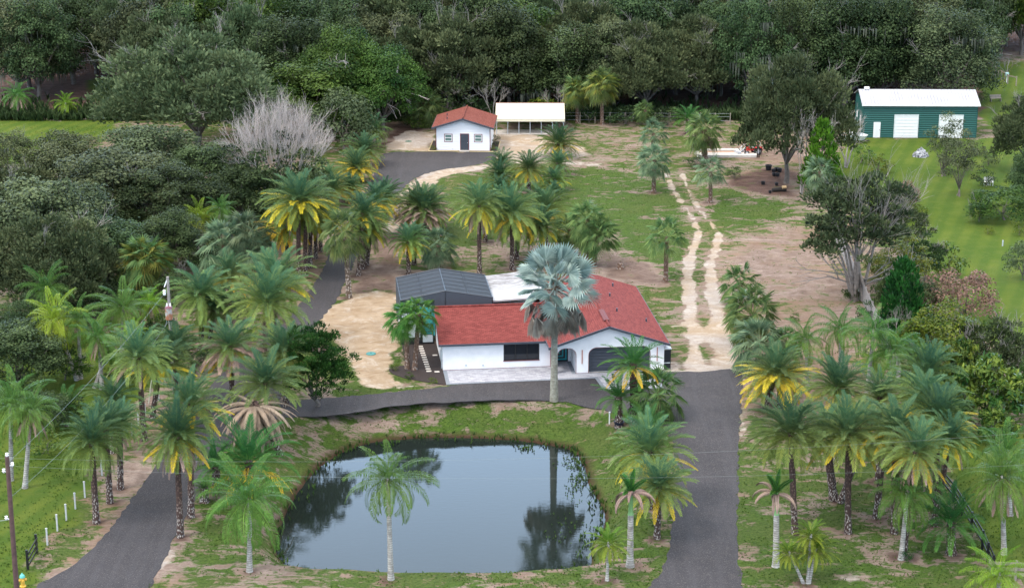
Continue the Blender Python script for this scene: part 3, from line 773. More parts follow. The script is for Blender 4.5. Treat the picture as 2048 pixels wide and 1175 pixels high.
 ('que', 2004, 955, 1108, 74, 'tall queen palm with orange fruit and white trunk at the right edge', 'd', 2008),
 ('que', 2016, 905, 1030, 58, 'queen palm behind the tall fruiting one at the right edge', '', 2020),
 ('que', 1998, 1150, 1205, 64, 'young queen palm cut by the lower right corner', 'yel', 1998),
 ('low', 1266, 730, 842, 56, 'green feather palm in front of the garage door', 'y', 1268),
 ('low', 1237, 796, 846, 48, 'small dark feather palm in a pot below the paver apron', '', 1238),
 ('sab', 1316, 788, 838, 62, 'broad cabbage palm where the two driveways meet', '', 1316),
 ('date', 1302, 905, 1015, 74, 'full date palm with yellow edges between pond and driveway', 'y', 1303),
 ('date', 1318, 975, 1076, 62, 'shorter date palm with hanging yellow fronds between pond and driveway', 'y', 1314),
 ('low', 1296, 862, 900, 48, 'low green palm at the top of the group between pond and driveway', '', 1296),
 ('que', 776, 962, 1158, 74, 'tall queen palm with a white trunk standing in front of the pond', '', 782),
 ('sabl', 1481, 572, 608, 42, 'small cabbage palm beside the sandy track on the bare plot', '', 1482),
 ('sab', 1506, 628, 690, 58, 'dense shaggy cabbage palm right of the sandy track', '', 1500),
 ('sab', 1519, 690, 742, 62, 'blue-green cabbage palm just above the golden-skirted date palm', 'blue', 1516),
 ('sab', 1575, 686, 730, 34, 'small dark cabbage palm between the sandy track palms and the queen palms', '', 1575),
 ('que', 1612, 680, 775, 44, 'left-most queen palm of the row on the right plot', '', 1616),
 ('que', 1682, 660, 760, 48, 'second queen palm of the row on the right plot', '', 1680),
 ('que', 1748, 662, 800, 50, 'tallest queen palm of the row on the right plot', '', 1732),
 ('que', 1782, 702, 810, 54, 'drooping queen palm at the right end of the row on the right plot', '', 1780),
 ('que', 1744, 722, 790, 30, 'small yellowish queen palm in front of the tallest of the row', 'yel', 1746),
 ('was', 1822, 690, 780, 30, 'fan palm behind the right grove beside the yellow-green bushes', '', 1822),
 ('was', 1845, 712, 790, 28, 'pale fan palm with dry leaves at the back of the right grove', '', 1845),
 ('was', 812, 640, 737, 48, 'left palm of the bright twin fan palms in front of the pool cage', '', 815),
 ('was', 838, 630, 739, 44, 'right palm of the bright twin fan palms in front of the pool cage', '', 829),
 ('sab', 1640, 345, 402, 34, 'cabbage palm below the bright green pine', 'blue', 1640),
 ('low', 1376, 240, 268, 34, 'bright feathery clump at the forest edge left of the big dark cabbage palm', '', 1376),
 ('que', 441, 418, 500, 30, 'dark palm crown in the shade right of the small queen palm', '', 430),
 ]
# ------------------------------------------------------------------ ground
def smooth_closed(pts, k=6):
    P = np.array(pts, float); n = len(P); o = []
    for i in range(n):
        p0, p1, p2, p3 = P[i - 1], P[i], P[(i + 1) % n], P[(i + 2) % n]
        for t in np.linspace(0, 1, k, endpoint=False):
            o.append(.5 * ((2 * p1) + (-p0 + p2) * t + (2 * p0 - 5 * p1 + 4 * p2 - p3) * t * t + (-p0 + 3 * p1 - 3 * p2 + p3) * t ** 3))
    return np.array(o)
def sdist(px, py, poly):
    """signed distance to closed polygon, negative inside"""
    poly = np.asarray(poly, float); d = np.full(px.shape, 1e9); ins = np.zeros(px.shape, bool)
    for (x0, y0), (x1, y1) in zip(poly, np.roll(poly, -1, 0)):
        ex, ey = x1 - x0, y1 - y0; wx, wy = px - x0, py - y0
        t = np.clip((wx * ex + wy * ey) / (ex * ex + ey * ey + 1e-12), 0, 1)
        d = np.minimum(d, np.hypot(wx - ex * t, wy - ey * t))
        c = ((y0 <= py) & (y1 > py)) | ((y1 <= py) & (y0 > py))
        if y1 != y0: ins ^= c & (px < x0 + (py - y0) * ex / (y1 - y0))
    return np.where(ins, -d, d)
def G(pts, z=0): return [g(x, y, z) for x, y in pts]
WZ = -1.9
wat_px = [(552, 1100), (568, 1040), (597, 985), (640, 935), (690, 903), (742, 886), (800, 879), (870, 876), (950, 877), (1030, 881), (1090, 890), (1140, 900),
          (1163, 925), (1175, 965), (1190, 992), (1209, 1030), (1203, 1065), (1182, 1090)]
wat = G(wat_px, WZ)
near = G([(1180, 1122), (1100, 1138), (950, 1146), (800, 1144), (680, 1138), (590, 1128)], 0)
wat = wat + [(x, y + 2.4) for x, y in near]
wat = smooth_closed(wat, 4)
wc = wat.mean(0)
def bankw(x, y):
    a = np.arctan2(y - wc[1], x - wc[0])     # far side wide, near side steep
    return 2.3 + 2.3 * np.clip(.5 + .9 * np.sin(a), 0, 1)
def ground_z_arr(x, y):
    d = sdist(x, y, wat)
    t = np.clip(d / bankw(x, y), 0, 1)
    bank = WZ * (1 - (t * .65 + .35 * t * t * (3 - 2 * t)))
    und = WZ - .25 - np.clip(-d, 0, 4) * .3
    z = np.where(d < 0, np.maximum(und, -3.4) + .25 * np.clip(1 + d / .4, 0, 1), bank)
    return z
def ground_z(x, y):
    if 105 < y < 150 and -25 < x < 20:
        return float(ground_z_arr(np.array([x]), np.array([y]))[0])
    return 0.0
xs = np.concatenate([[-1500, -600, -300, -180, -130], np.arange(-105, -34, 1.0), np.arange(-34, 34, .4), np.arange(34, 106, 1.0), [130, 180, 300, 600, 1500]])
ys = np.concatenate([[-1500, -300, 0, 60, 95], np.arange(104, 150, .5), np.arange(150, 262, .5), np.arange(262, 400, 4.), [450, 600, 1000, 2500]])
GX, GY = np.meshgrid(xs, ys); gx = GX.ravel(); gy = GY.ravel()
gzv = ground_z_arr(gx, gy)
rg = np.random.default_rng(2)
def vnoise(x, y, sc_, seed):
    r = np.random.default_rng(seed).random((64, 64)); u = x / sc_; v = y / sc_
    i = np.floor(u).astype(int); j = np.floor(v).astype(int); fu = u - i; fv = v - j
    fu = fu * fu * (3 - 2 * fu); fv = fv * fv * (3 - 2 * fv)
    q = lambda a, b: r[a % 64, b % 64]
    return (q(i, j) * (1 - fu) + q(i + 1, j) * fu) * (1 - fv) + (q(i, j + 1) * (1 - fu) + q(i + 1, j + 1) * fu) * fv
gzv = gzv + np.where((gzv > -.01), (vnoise(gx, gy, 6, 1) - .5) * .05, (vnoise(gx, gy, 1.5, 1) - .5) * .12 * np.clip((gzv - WZ) / .5, 0, 1))
def mask(polys, soft=1.0, z=0, val=1.):
    m = np.zeros(gx.shape)
    for p in polys:
        d = sdist(gx, gy, G(p, z)) + (vnoise(gx, gy, 2.2, 5) - .5) * 2 * soft
        m = np.maximum(m, np.clip(.5 - d / (2 * soft), 0, 1) * val)
    return m
def path_mask(pts, w0, w1, soft=.3):
    P = np.array(G(pts)); m = np.zeros(gx.shape); n = len(P) - 1
    for i in range(n):
        a, b = P[i], P[i + 1]; e = b - a; t = np.clip(((gx - a[0]) * e[0] + (gy - a[1]) * e[1]) / (e @ e), 0, 1)
        d = np.hypot(gx - a[0] - e[0] * t, gy - a[1] - e[1] * t); ww = w0 + (w1 - w0) * ((i + t) / n) ** 3
        m = np.maximum(m, np.clip(.5 - (d + (vnoise(gx, gy, 1.1, 9) - .5) * .5 - ww / 2) / (2 * soft), 0, 1))
    return m
# sand (R): pale bare sand
sand = mask([[(625, 645), (655, 615), (700, 592), (762, 583), (800, 590), (806, 690), (790, 700), (772, 735), (792, 757), (840, 772), (760, 778), (735, 775), (690, 720)],
             [(770, 300), (862, 302), (868, 262), (820, 262), (790, 275)], [(988, 265), (1060, 268), (1150, 290), (1190, 312), (1120, 322), (990, 320), (985, 300)],
             [(1300, 1), (1301, 1), (1301, 2)]], .7)
sand = np.maximum(sand, mask([[(800, 395), (840, 348), (880, 338), (985, 326), (985, 334), (900, 350), (860, 372), (840, 400), (800, 460), (770, 470), (775, 420)]], .6) * .95)
sand = np.maximum(sand, mask([[(1392, 605), (1440, 605), (1450, 620), (1468, 742), (1330, 742), (1345, 690), (1372, 640)]], 1.0) * .97)
sand = np.maximum(sand, mask([[(1345, 640), (1375, 610), (1380, 640), (1345, 742), (1335, 740)], [(990, 322), (1200, 318), (1200, 330), (990, 330)]], 1.2) * .62)
for pts, a, b in (([(1332, 348), (1350, 385), (1368, 410), (1388, 440), (1400, 462), (1392, 485), (1378, 520), (1375, 560), (1383, 610), (1395, 660), (1400, 742)], .55, 2.3),
                  ([(1364, 348), (1378, 380), (1394, 412), (1418, 440), (1438, 470), (1432, 495), (1420, 530), (1424, 580), (1434, 640), (1445, 742)], .5, 2.3)):
    sand = np.maximum(sand, path_mask(pts, a, b) * .95)
sand = np.clip(sand - mask([[(1350, 672), (1374, 676), (1382, 716), (1364, 738), (1348, 705)], [(1396, 690), (1412, 684), (1428, 706), (1420, 736), (1400, 722)], [(1398, 600), (1412, 600), (1416, 650), (1404, 660)], [(1316, 600), (1345, 590), (1352, 640), (1322, 650)]], .5), 0, 1)
sand = np.maximum(sand, mask([[(60, 235), (95, 231), (140, 236), (120, 240)], [(150, 238), (245, 232), (245, 240)], [(1650, 1063)] * 0 or [(1650, 1064), (1652, 1064), (1652, 1066)]], .8) * .8)
sand = np.maximum(sand, mask([[(1475, 745), (1484, 742), (1490, 860), (1482, 870)], [(300, 1115), (330, 1095), (345, 1110), (330, 1140), (300, 1140)], [(1675, 1150), (1722, 1153), (1700, 1160)]], .35) * .9)
# dirt (G): brown litter / worn soil
dirt = mask([[(1440, 470), (1600, 440), (1660, 450), (1700, 540), (1745, 640), (1730, 760), (1600, 900), (1480, 800), (1440, 600)]], 2.5) * .62
dirt = np.maximum(dirt, mask([[(1440, 350), (1600, 330), (1600, 395), (1500, 392), (1420, 372)], [(765, 248), (868, 248), (868, 262), (790, 290), (765, 290)]], 1.5) * 1.0)
dirt = np.maximum(dirt, mask([[(300, 1145), (1300, 1150), (1290, 1200), (250, 1200)]], 1.6) * .4)
dirt = np.maximum(dirt, mask([[(390, 1040), (545, 1010), (560, 1130), (380, 1180), (350, 1090)], [(560, 850), (700, 830), (740, 880), (640, 930), (560, 960)]], 2.0) * .3)
dirt = np.maximum(dirt, mask([[(540, 490), (660, 480), (640, 560), (560, 570)], [(1500, 280), (1640, 270), (1640, 330), (1480, 325)]], 1.5) * .7)
dirt = np.maximum(dirt, mask([[(760, 460), (800, 470), (800, 590), (700, 590), (745, 520)], [(1190, 500), (1290, 520), (1340, 570), (1200, 560)]], 1.0) * .8)
dirt = np.maximum(dirt, mask([[(1560, 920), (1880, 960), (1900, 1100), (1800, 1120), (1600, 1050)]], 2.5) * .5)
dirt = np.maximum(dirt, np.clip((gy - 251.5) / 2, 0, 1) * ((gx < 72) | (gy > 300)))
dirt = np.maximum(dirt, mask([[(255, 790), (330, 830), (290, 900), (220, 1010), (160, 1090), (130, 1120), (90, 1180), (200, 1180), (330, 900), (400, 800)]], .8) * .6)
dirt = np.maximum(dirt, mask([[(-40, 200), (60, 235), (240, 228), (250, 100), (-40, 100)]], 1.0) * .9)
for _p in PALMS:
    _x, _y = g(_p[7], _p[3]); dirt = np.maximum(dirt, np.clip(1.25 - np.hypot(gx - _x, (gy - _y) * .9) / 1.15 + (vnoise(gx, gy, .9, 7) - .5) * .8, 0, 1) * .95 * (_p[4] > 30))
# lawn (B): mown bright grass
lawn = mask([[(1655, 350), (1700, 275), (1950, 280), (2200, 250), (2200, 800), (2000, 700), (1860, 560), (1760, 430)]], 1.0)
lawn = np.maximum(lawn, mask([[(-80, 232), (245, 238), (240, 262), (60, 330), (-80, 340)], [(-80, 640), (180, 660), (360, 650), (380, 740), (270, 800), (225, 900), (180, 960), (120, 1070), (40, 1190), (-80, 1200)],
                              [(1950, 130), (2150, 120), (2150, 260), (1960, 255)], [(170, 160), (250, 150), (250, 205), (180, 205)]], 1.2) * .85)
lawn = np.maximum(lawn, mask([[(440, 380), (530, 380), (540, 440), (420, 430)], [(1840, 860), (2150, 860), (2150, 1130), (1990, 1130)]], 1.) * .8)
# lush tone (A): greener, denser weeds
lush = mask([[(690, 825), (870, 810), (1190, 812), (1290, 850), (1345, 1000), (1330, 1120), (1220, 1110), (1215, 1000), (1150, 900), (900, 870), (700, 885)],
             [(940, 345), (1100, 340), (1250, 330), (1330, 360), (1370, 480), (1360, 560), (1290, 520), (1100, 440), (900, 500), (800, 530), (850, 450)],
             [(1480, 820), (1880, 900), (1990, 1180), (1480, 1180)], [(420, 860), (740, 830), (650, 925), (575, 990), (545, 1130), (380, 1180), (350, 1080)], [(560, 1150), (1300, 1140), (1300, 1200), (560, 1200)], [(1400, 340), (1560, 400), (1600, 440), (1460, 480)],
             [(700, 800), (690, 774), (888, 774), (890, 779), (760, 781)]], 2.0) * .7
yard = sdist(gx, gy, G([(600, 640), (690, 575), (800, 570), (812, 690), (800, 790), (720, 790), (650, 730)]))
lush = np.where((sand > .05), np.where(yard < 0, 1., np.where(sdist(gx, gy, G([(780, 470), (790, 380), (900, 335), (960, 345), (880, 400), (850, 480)])) < 0, .6, 0.)), lush)
mem = MB(); nx, ny = len(xs), len(ys)
idx = np.arange(nx * ny).reshape(ny, nx)
Fq = np.stack([idx[:-1, :-1], idx[:-1, 1:], idx[1:, 1:], idx[1:, :-1]], -1).reshape(-1, 4)
mem.add(np.stack([gx, gy, gzv], 1), Fq)
gm = mem.mesh('ground', True)
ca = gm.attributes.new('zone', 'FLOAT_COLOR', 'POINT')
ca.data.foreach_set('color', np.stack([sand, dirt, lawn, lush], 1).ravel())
m, nt, b = newmat('ground')
p = geo(nt); at = nt.nodes.new('ShaderNodeAttribute'); at.attribute_name = 'zone'
sep = nt.nodes.new('ShaderNodeSeparateColor'); nt.links.new(at.outputs['Color'], sep.inputs[0])
R0, G0, B0, A0 = sep.outputs[0], sep.outputs[1], sep.outputs[2], at.outputs['Alpha']
mpn = nt.nodes.new('ShaderNodeMapping'); mpn.inputs['Scale'].default_value = (.75, 1.0, 1); nt.links.new(p, mpn.inputs[0]); pv = mpn.outputs[0]
n1 = noise(nt, .16, 8, .68, pv, .5); n2 = noise(nt, .9, 8, .7, pv, .6); n3 = noise(nt, 5, 5, .75, p); n4 = noise(nt, 26, 3, .7, p)
gr = mixc(nt, mapr(nt, n2, .35, .65), (.04, .085, .014), (.09, .145, .026))
gr = mixc(nt, mapr(nt, n1, .45, .65), gr, (.105, .135, .036))
gr = mixc(nt, mapr(nt, n3, .42, .62, 0, .7), gr, (.03, .06, .012))
lw_ = mixc(nt, mapr(nt, n1, .35, .65), (.072, .122, .013), (.135, .17, .026))
stp = nt.nodes.new('ShaderNodeTexWave'); stp.bands_direction = 'X'; stp.inputs['Scale'].default_value = .16; stp.inputs['Distortion'].default_value = 1.2; stp.inputs['Detail'].default_value = 2
mp3 = nt.nodes.new('ShaderNodeMapping'); mp3.inputs['Rotation'].default_value = (0, 0, .32); nt.links.new(p, mp3.inputs[0]); nt.links.new(mp3.outputs[0], stp.inputs['Vector'])
lw_ = mixc(nt, mapr(nt, stp.outputs['Fac'], .2, .8, 0, .6), lw_, (.058, .11, .014))
lw_ = mixc(nt, mapr(nt, n2, .52, .7, 0, .6), lw_, (.15, .17, .04))
lw_ = mixc(nt, mapr(nt, n3, .4, .65, 0, .45), lw_, (.055, .11, .016))
soil = mixc(nt, mapr(nt, n2, .35, .68), (.21, .15, .12), (.44, .345, .29))
soil = mixc(nt, mapr(nt, n1, .45, .62, 0, .7), soil, (.30, .19, .12))
soil = mixc(nt, mapr(nt, n3, .5, .7, 0, .5), soil, (.10, .07, .055))
sandc = mixc(nt, mapr(nt, n2, .3, .7), (.36, .30, .255), (.52, .47, .43))
sandc = mixc(nt, mapr(nt, n1, .42, .6), sandc, (.42, .32, .22))
sandc = mixc(nt, mapr(nt, n3, .5, .72, 0, .55), sandc, (.2, .14, .11))
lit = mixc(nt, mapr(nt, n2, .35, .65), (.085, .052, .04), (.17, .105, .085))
mp5 = nt.nodes.new('ShaderNodeMapping'); mp5.inputs['Scale'].default_value = (.35, 1.5, 1); mp5.inputs['Rotation'].default_value = (0, 0, .1); nt.links.new(p, mp5.inputs[0])
n5 = noise(nt, 1.5, 7, .75, mp5.outputs[0], .8); n6 = noise(nt, .5, 6, .7, p, 1.5)
soil = mixc(nt, mapr(nt, n5, .5, .68, 0, .6), soil, (.17, .12, .095))
sandc = mixc(nt, A0, sandc, mixc(nt, mapr(nt, n2, .35, .65), (.33, .23, .14), (.50, .39, .28)))
sandc = mixc(nt, mapr(nt, n5, .52, .68, 0, .6), sandc, (.26, .2, .16))
sandc = mixc(nt, mapr(nt, n6, .52, .64, 0, .5), sandc, (.60, .54, .48))
# weed cover versus bare soil
cov = math_(nt, 'ADD', math_(nt, 'ADD', math_(nt, 'MULTIPLY', n1, .75), math_(nt, 'MULTIPLY', n2, 1.0)), math_(nt, 'MULTIPLY', n5, .45))
cov = math_(nt, 'ADD', cov, math_(nt, 'MULTIPLY', A0, .16))
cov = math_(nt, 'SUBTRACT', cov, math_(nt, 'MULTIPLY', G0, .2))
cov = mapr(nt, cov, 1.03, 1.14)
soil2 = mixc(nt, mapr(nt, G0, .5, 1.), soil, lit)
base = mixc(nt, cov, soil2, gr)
base = mixc(nt, mapr(nt, math_(nt, 'ADD', B0, math_(nt, 'MULTIPLY', math_(nt, 'SUBTRACT', n2, .5), .8)), .35, .6), base, lw_)
base = mixc(nt, mapr(nt, math_(nt, 'ADD', R0, math_(nt, 'MULTIPLY', math_(nt, 'SUBTRACT', n2, .5), 1.7)), .42, .66), base, sandc)
# wet dark margin and muddy pond bed
sx = nt.nodes.new('ShaderNodeSeparateXYZ'); nt.links.new(p, sx.inputs[0])
base = mixc(nt, mapr(nt, math_(nt, 'ADD', sx.outputs['Z'], math_(nt, 'MULTIPLY', n2, .35)), WZ + .2, WZ + .5, 1, 0), base, (.06, .035, .022))
base = mixc(nt, mapr(nt, sx.outputs['Z'], WZ - .4, WZ - .1, 1, 0), base, (.02, .02, .015))
base = mixc(nt, mapr(nt, n4, .35, .65, 0, .35), base, mixc(nt, 1., base, (.55, .55, .55), 'MULTIPLY'))
nt.links.new(base, b.inputs['Base Color']); b.inputs['Roughness'].default_value = .95; b.inputs['Specular IOR Level'].default_value = .1
bump(nt, b, math_(nt, 'ADD', n3, n4), .7, .15)
tag(obj('ground', gm, m), kind='structure')

# water
wm, nt, b = newmat('pond_water')
b.inputs['Base Color'].default_value = (.012, .017, .015, 1); b.inputs['Roughness'].default_value = .02; b.inputs['IOR'].default_value = 1.333
mpn = nt.nodes.new('ShaderNodeMapping'); mpn.inputs['Scale'].default_value = (.6, 1.6, 1); nt.links.new(geo(nt), mpn.inputs[0])
bump(nt, b, noise(nt, 3.0, 3, .6, mpn.outputs[0]), .2, .012)
wb = MB(); ww = np.array([(x, y) for x, y in wat]); ww = wc + (ww - wc) * 1.06
n = len(ww); wb.add(np.vstack([[(*wc, WZ)], np.column_stack([ww, np.full(n, WZ)])]), [(0, 1 + i, 1 + (i + 1) % n, 1 + (i + 1) % n) for i in range(n)])
tag(obj('pond_water', wb, wm), kind='structure')

# sheets
def jitter_outline(P, step=.5, amp=.1, seed=0):
    P = np.array(P, float); o = []; r = random.Random(seed)
    for i in range(len(P)):
        a, b_ = P[i], P[(i + 1) % len(P)]; L = np.linalg.norm(b_ - a); n = max(1, int(L / step))
        nv = np.array([-(b_ - a)[1], (b_ - a)[0]]) / (L + 1e-9)
        for k in range(n): o.append(a + (b_ - a) * k / n + nv * r.uniform(-amp, amp))
    return o
def sheet(name, outline, mat, z, thick=0, **kw):
    mb = MB(); pts = [(float(p[0]), float(p[1])) for p in outline]
    tris = tessellate_polygon([[Vector((p[0], p[1], 0)) for p in pts]])
    n = len(pts)
    V = [(x, y, z) for x, y in pts]
    if thick: V += [(x, y, z - thick) for x, y in pts]
    mb.add(V, [(a, b_, c, c) for a, b_, c in tris])
    if thick: mb.f.append(np.array([(i, n + i, n + (i + 1) % n, (i + 1) % n) for i in range(n)])); mb.v.append(np.zeros((0, 3))); mb.t.append(np.full(n, .5)); mb.m.append(np.zeros(n, int))
    me = mb.mesh(name)
    o = obj(name, me, mat)
    # make all upward
    import bmesh as _b
    bm = _b.new(); bm.from_mesh(me); _b.ops.recalc_face_normals(bm, faces=bm.faces)
    for f in bm.faces:
        if abs(f.normal.z) > .5 and f.normal.z < 0 and f.calc_center_median().z > z - .001: f.normal_flip()
    bm.to_mesh(me); bm.free()
    return tag(o, **kw)
am, nt, b = newmat('asphalt_millings')
p = geo(nt)
a1 = noise(nt, .25, 6, .6, p); a2 = noise(nt, 7, 5, .85, p); a3 = noise(nt, 11, 4, .9, p)
c = mixc(nt, mapr(nt, a1, .35, .65), (.022, .020, .023), (.040, .036, .040))
c = mixc(nt, mapr(nt, a2, .35, .65, 0, .8), c, (.02, .018, .021))
c = mixc(nt, mapr(nt, a3, .54, .64), c, (.12, .105, .10))
c = mixc(nt, mapr(nt, noise(nt, .7, 6, .7, p), .55, .75, 0, .35), c, (.085, .07, .065))
mp4 = nt.nodes.new('ShaderNodeMapping'); mp4.inputs['Scale'].default_value = (1.6, .1, 1); nt.links.new(p, mp4.inputs[0])
c = mixc(nt, mapr(nt, noise(nt, .8, 4, .6, mp4.outputs[0]), .48, .66, 0, .4), c, (.055, .051, .056))
nt.links.new(c, b.inputs['Base Color']); b.inputs['Roughness'].default_value = .9; bump(nt, b, a2, .5, .03)
dr = smooth_closed(G([(1479, 742), (1482, 800), (1480, 860), (1476, 930), (1476, 1000), (1474, 1060), (1478, 1120), (1486, 1175), (1500, 1260), (1430, 1320), (1330, 1260), (1290, 1195), (1322, 1140),
                     (1338, 1090), (1346, 1010), (1350, 940), (1343, 880), (1325, 852), (1280, 838), (1225, 824), (1170, 812), (1108, 801), (1000, 800), (900, 804), (800, 810),
                     (710, 824), (640, 832), (560, 836), (500, 850), (480, 800), (560, 800), (640, 797), (720, 790), (800, 782), (880, 774), (960, 764), (1100, 752), (1220, 745), (1330, 744), (1400, 743)]), 3)
road_r = sheet('driveway', jitter_outline(dr, .45, .13, 1), am, .022, .05, kind='structure')
dl = smooth_closed(G([(292, 1185), (345, 1085), (372, 1030), (400, 985), (432, 930), (470, 880), (520, 840), (560, 800), (570, 760), (600, 700), (640, 640), (672, 600), (700, 545), (720, 490), (738, 440),
                     (762, 408), (798, 384), (830, 356), (880, 340), (940, 332), (984, 322), (985, 303), (860, 304), (768, 307), (752, 340), (735, 375), (705, 430), (668, 490), (645, 540), (612, 590), (575, 640),
                     (520, 690), (460, 730), (420, 770), (400, 810), (372, 850), (335, 900), (300, 950), (262, 1000), (225, 1050), (180, 1100), (120, 1145), (60, 1180), (20, 1230), (200, 1300)]), 3)
sheet('gravel_lane', jitter_outline(dl, .45, .13, 2), am, .016, .04, kind='structure')

# ------------------------------------------------------------------ main house (local frame: u along the front, v to the back)
HA = g(886, 741); HR = R_(6.44)
def H2(u, v): return (HA[0] + u * math.cos(HR) - v * math.sin(HR), HA[1] + u * math.sin(HR) + v * math.cos(HR))
wallm, nt, b = newmat('white_stucco')
b.inputs['Base Color'].default_value = (.80, .80, .81, 1); b.inputs['Roughness'].default_value = .85
nn_ = noise(nt, 1.5, 6, .65, geo(nt)); nt.links.new(mixc(nt, mapr(nt, nn_, .3, .7), (.74, .745, .76), (.83, .83, .84)), b.inputs['Base Color']); bump(nt, b, noise(nt, 30, 3, .6, geo(nt)), .2, .02)
def shingle(name, dark, lite, rot, row=.16):
    m, nt, b = newmat(name)
    p = ocoord(nt); mpn = nt.nodes.new('ShaderNodeMapping'); mpn.inputs['Rotation'].default_value = (0, 0, rot); nt.links.new(p, mpn.inputs[0])
    br = nt.nodes.new('ShaderNodeTexBrick'); br.inputs['Scale'].default_value = 1.; br.inputs['Brick Width'].default_value = .33; br.inputs['Row Height'].default_value = row
    br.inputs['Mortar Size'].default_value = .016; br.inputs['Color1'].default_value = (*dark, 1); br.inputs['Color2'].default_value = (*lite, 1); br.inputs['Mortar'].default_value = (*[c * .45 for c in dark], 1)
    br.inputs['Bias'].default_value = 0
    nt.links.new(mpn.outputs[0], br.inputs['Vector'])
    c = mixc(nt, mapr(nt, noise(nt, .9, 7, .7, p), .35, .65, 0, .75), br.outputs['Color'], tuple(c * .82 for c in lite))
    mps = nt.nodes.new('ShaderNodeMapping'); mps.inputs['Scale'].default_value = (.9, 6, 1); nt.links.new(mpn.outputs[0], mps.inputs[0])
    c = mixc(nt, mapr(nt, noise(nt, 1.4, 4, .7, mps.outputs[0]), .45, .62, 0, .55), c, tuple(c * .62 for c in dark))
    c = mixc(nt, mapr(nt, noise(nt, 20, 3, .7, p), .4, .7, 0, .35), c, tuple(c * .5 for c in dark))
    nt.links.new(c, b.inputs['Base Color']); b.inputs['Roughness'].default_value = .95; b.inputs['Specular IOR Level'].default_value = .15
    bump(nt, b, br.outputs['Fac'], .35, .02)
    return m
sh_u = shingle('red_shingle_along', (.155, .034, .031), (.26, .066, .058), 0)
sh_v = shingle('red_shingle_across', (.155, .034, .031), (.26, .066, .058), math.pi / 2)
sh_c = shingle('rust_shingle', (.17, .05, .038), (.26, .088, .068), math.pi / 2)
char = plain('charcoal_trim', (.05, .058, .075), .45); blk = plain('black_metal', (.012, .012, .014), .4)
red_tr = plain('maroon_trim', (.16, .035, .035), .6); copper = plain('copper_strip', (.42, .14, .09), .4)
glass, nt, b = newmat('dark_glass'); b.inputs['Base Color'].default_value = (.012, .016, .022, 1); b.inputs['Roughness'].default_value = .04; b.inputs['IOR'].default_value = 1.5
teal = plain('teal_glass', (.04, .33, .36), .12); wht = plain('white_paint', (.78, .78, .78), .5, var=.04)
gry = plain('grey_panel', (.42, .47, .50), .6, var=.05)
house = empty('house', (*HA, 0), 'white single-storey house with a red shingle roof, arched porch and charcoal garage door', 'house', HR)
EV, AP, SL = 2.42, 4.02, 0
# left wing
mb = MB()
win = [(5.0, .68), (7.95, .68), (7.95, 2.22), (5.0, 2.22)]
mb.poly([(0, 0), (8.9, 0), (8.9, 2.38), (0, 2.38)], [win], lambda a, b_, d: (a, d * 1., b_), .2)
mb.box(0, .2, .2, 8.9, 0, 2.38); mb.box(.2, 8.9, 8.7, 8.9, 0, 2.38)
# gable end of the wing
mb.poly([(.2, 2.38), (8.7, 2.38), (4.6, 3.72)], [], lambda a, b_, d: (.0 + d, a, b_), .2)
# garage block walls
def arc(cx, cz, r, a0, a1, n=7): return [(cx + r * math.cos(R_(a)), cz + r * math.sin(R_(a))) for a in np.linspace(a0, a1, n)]
FO = [(8.75, 0), (9.2, 0)] + arc(9.2 + .6, 1.6, .6, 180, 90) + arc(10.73 - .6, 1.6, .6, 90, 0) + [(10.73, 0), (11.76, 0)] + arc(11.76 + .62, 1.56, .62, 180, 90) + arc(16.85 - .62, 1.56, .62, 90, 0) + [(16.85, 0), (18.0, 0), (18.0, 2.42), (13.38, 3.93), (8.75, 2.46)]
mb.poly(FO, [], lambda a, b_, d: (a, -1.95 + d, b_), .25)
mb.box(17.75, 18.0, -1.7, 13.4, 0, 2.4); mb.box(10.73, 10.95, -1.7, 1.1, 0, 2.5); mb.box(8.95, 10.73, 1.1, 1.3, 2.15, 2.6)
mb.box(8.95, 9.3, 1.1, 1.3, 0, 2.15); mb.box(10.5, 10.95, 1.101, 1.301, 0, 2.6)
mb.poly([(9.0, 0), (17.75, 0), (17.75, 2.42), (13.38, 3.9), (9.0, 2.5)], [], lambda a, b_, d: (a, 13.15 + d, b_), .25)
mb.box(9.0, 9.2, 8.9, 13.15, 0, 2.5)
obj('wall', mb, wallm, house)
mb = MB(); mb.box(-.01, 8.9, -.03, .0, 0, .07); mb.box(10.73, 11.76, -1.98, -1.95, 0, .06); mb.box(16.85, 18.0, -1.98, -1.95, 0, .06); mb.box(8.86, 8.94, -.5, -.0, 0, 2.36); 
mb.tube([(9.2, -1.96, 0), (9.2, -1.96, 1.6)] + [(a, -1.96, z) for a, z in arc(9.8, 1.6, .6, 180, 90)] + [(a, -1.96, z) for a, z in arc(10.13, 1.6, .6, 90, 0)] + [(10.73, -1.96, 0)], .022, 4)
mb.tube([(11.76, -1.96, 0), (11.76, -1.96, 1.56)] + [(a, -1.96, z) for a, z in arc(12.38, 1.56, .62, 180, 90)] + [(a, -1.96, z) for a, z in arc(16.23, 1.56, .62, 90, 0)] + [(16.85, -1.96, 0)], .022, 4)
obj('maroon_trim', mb, red_tr, house)
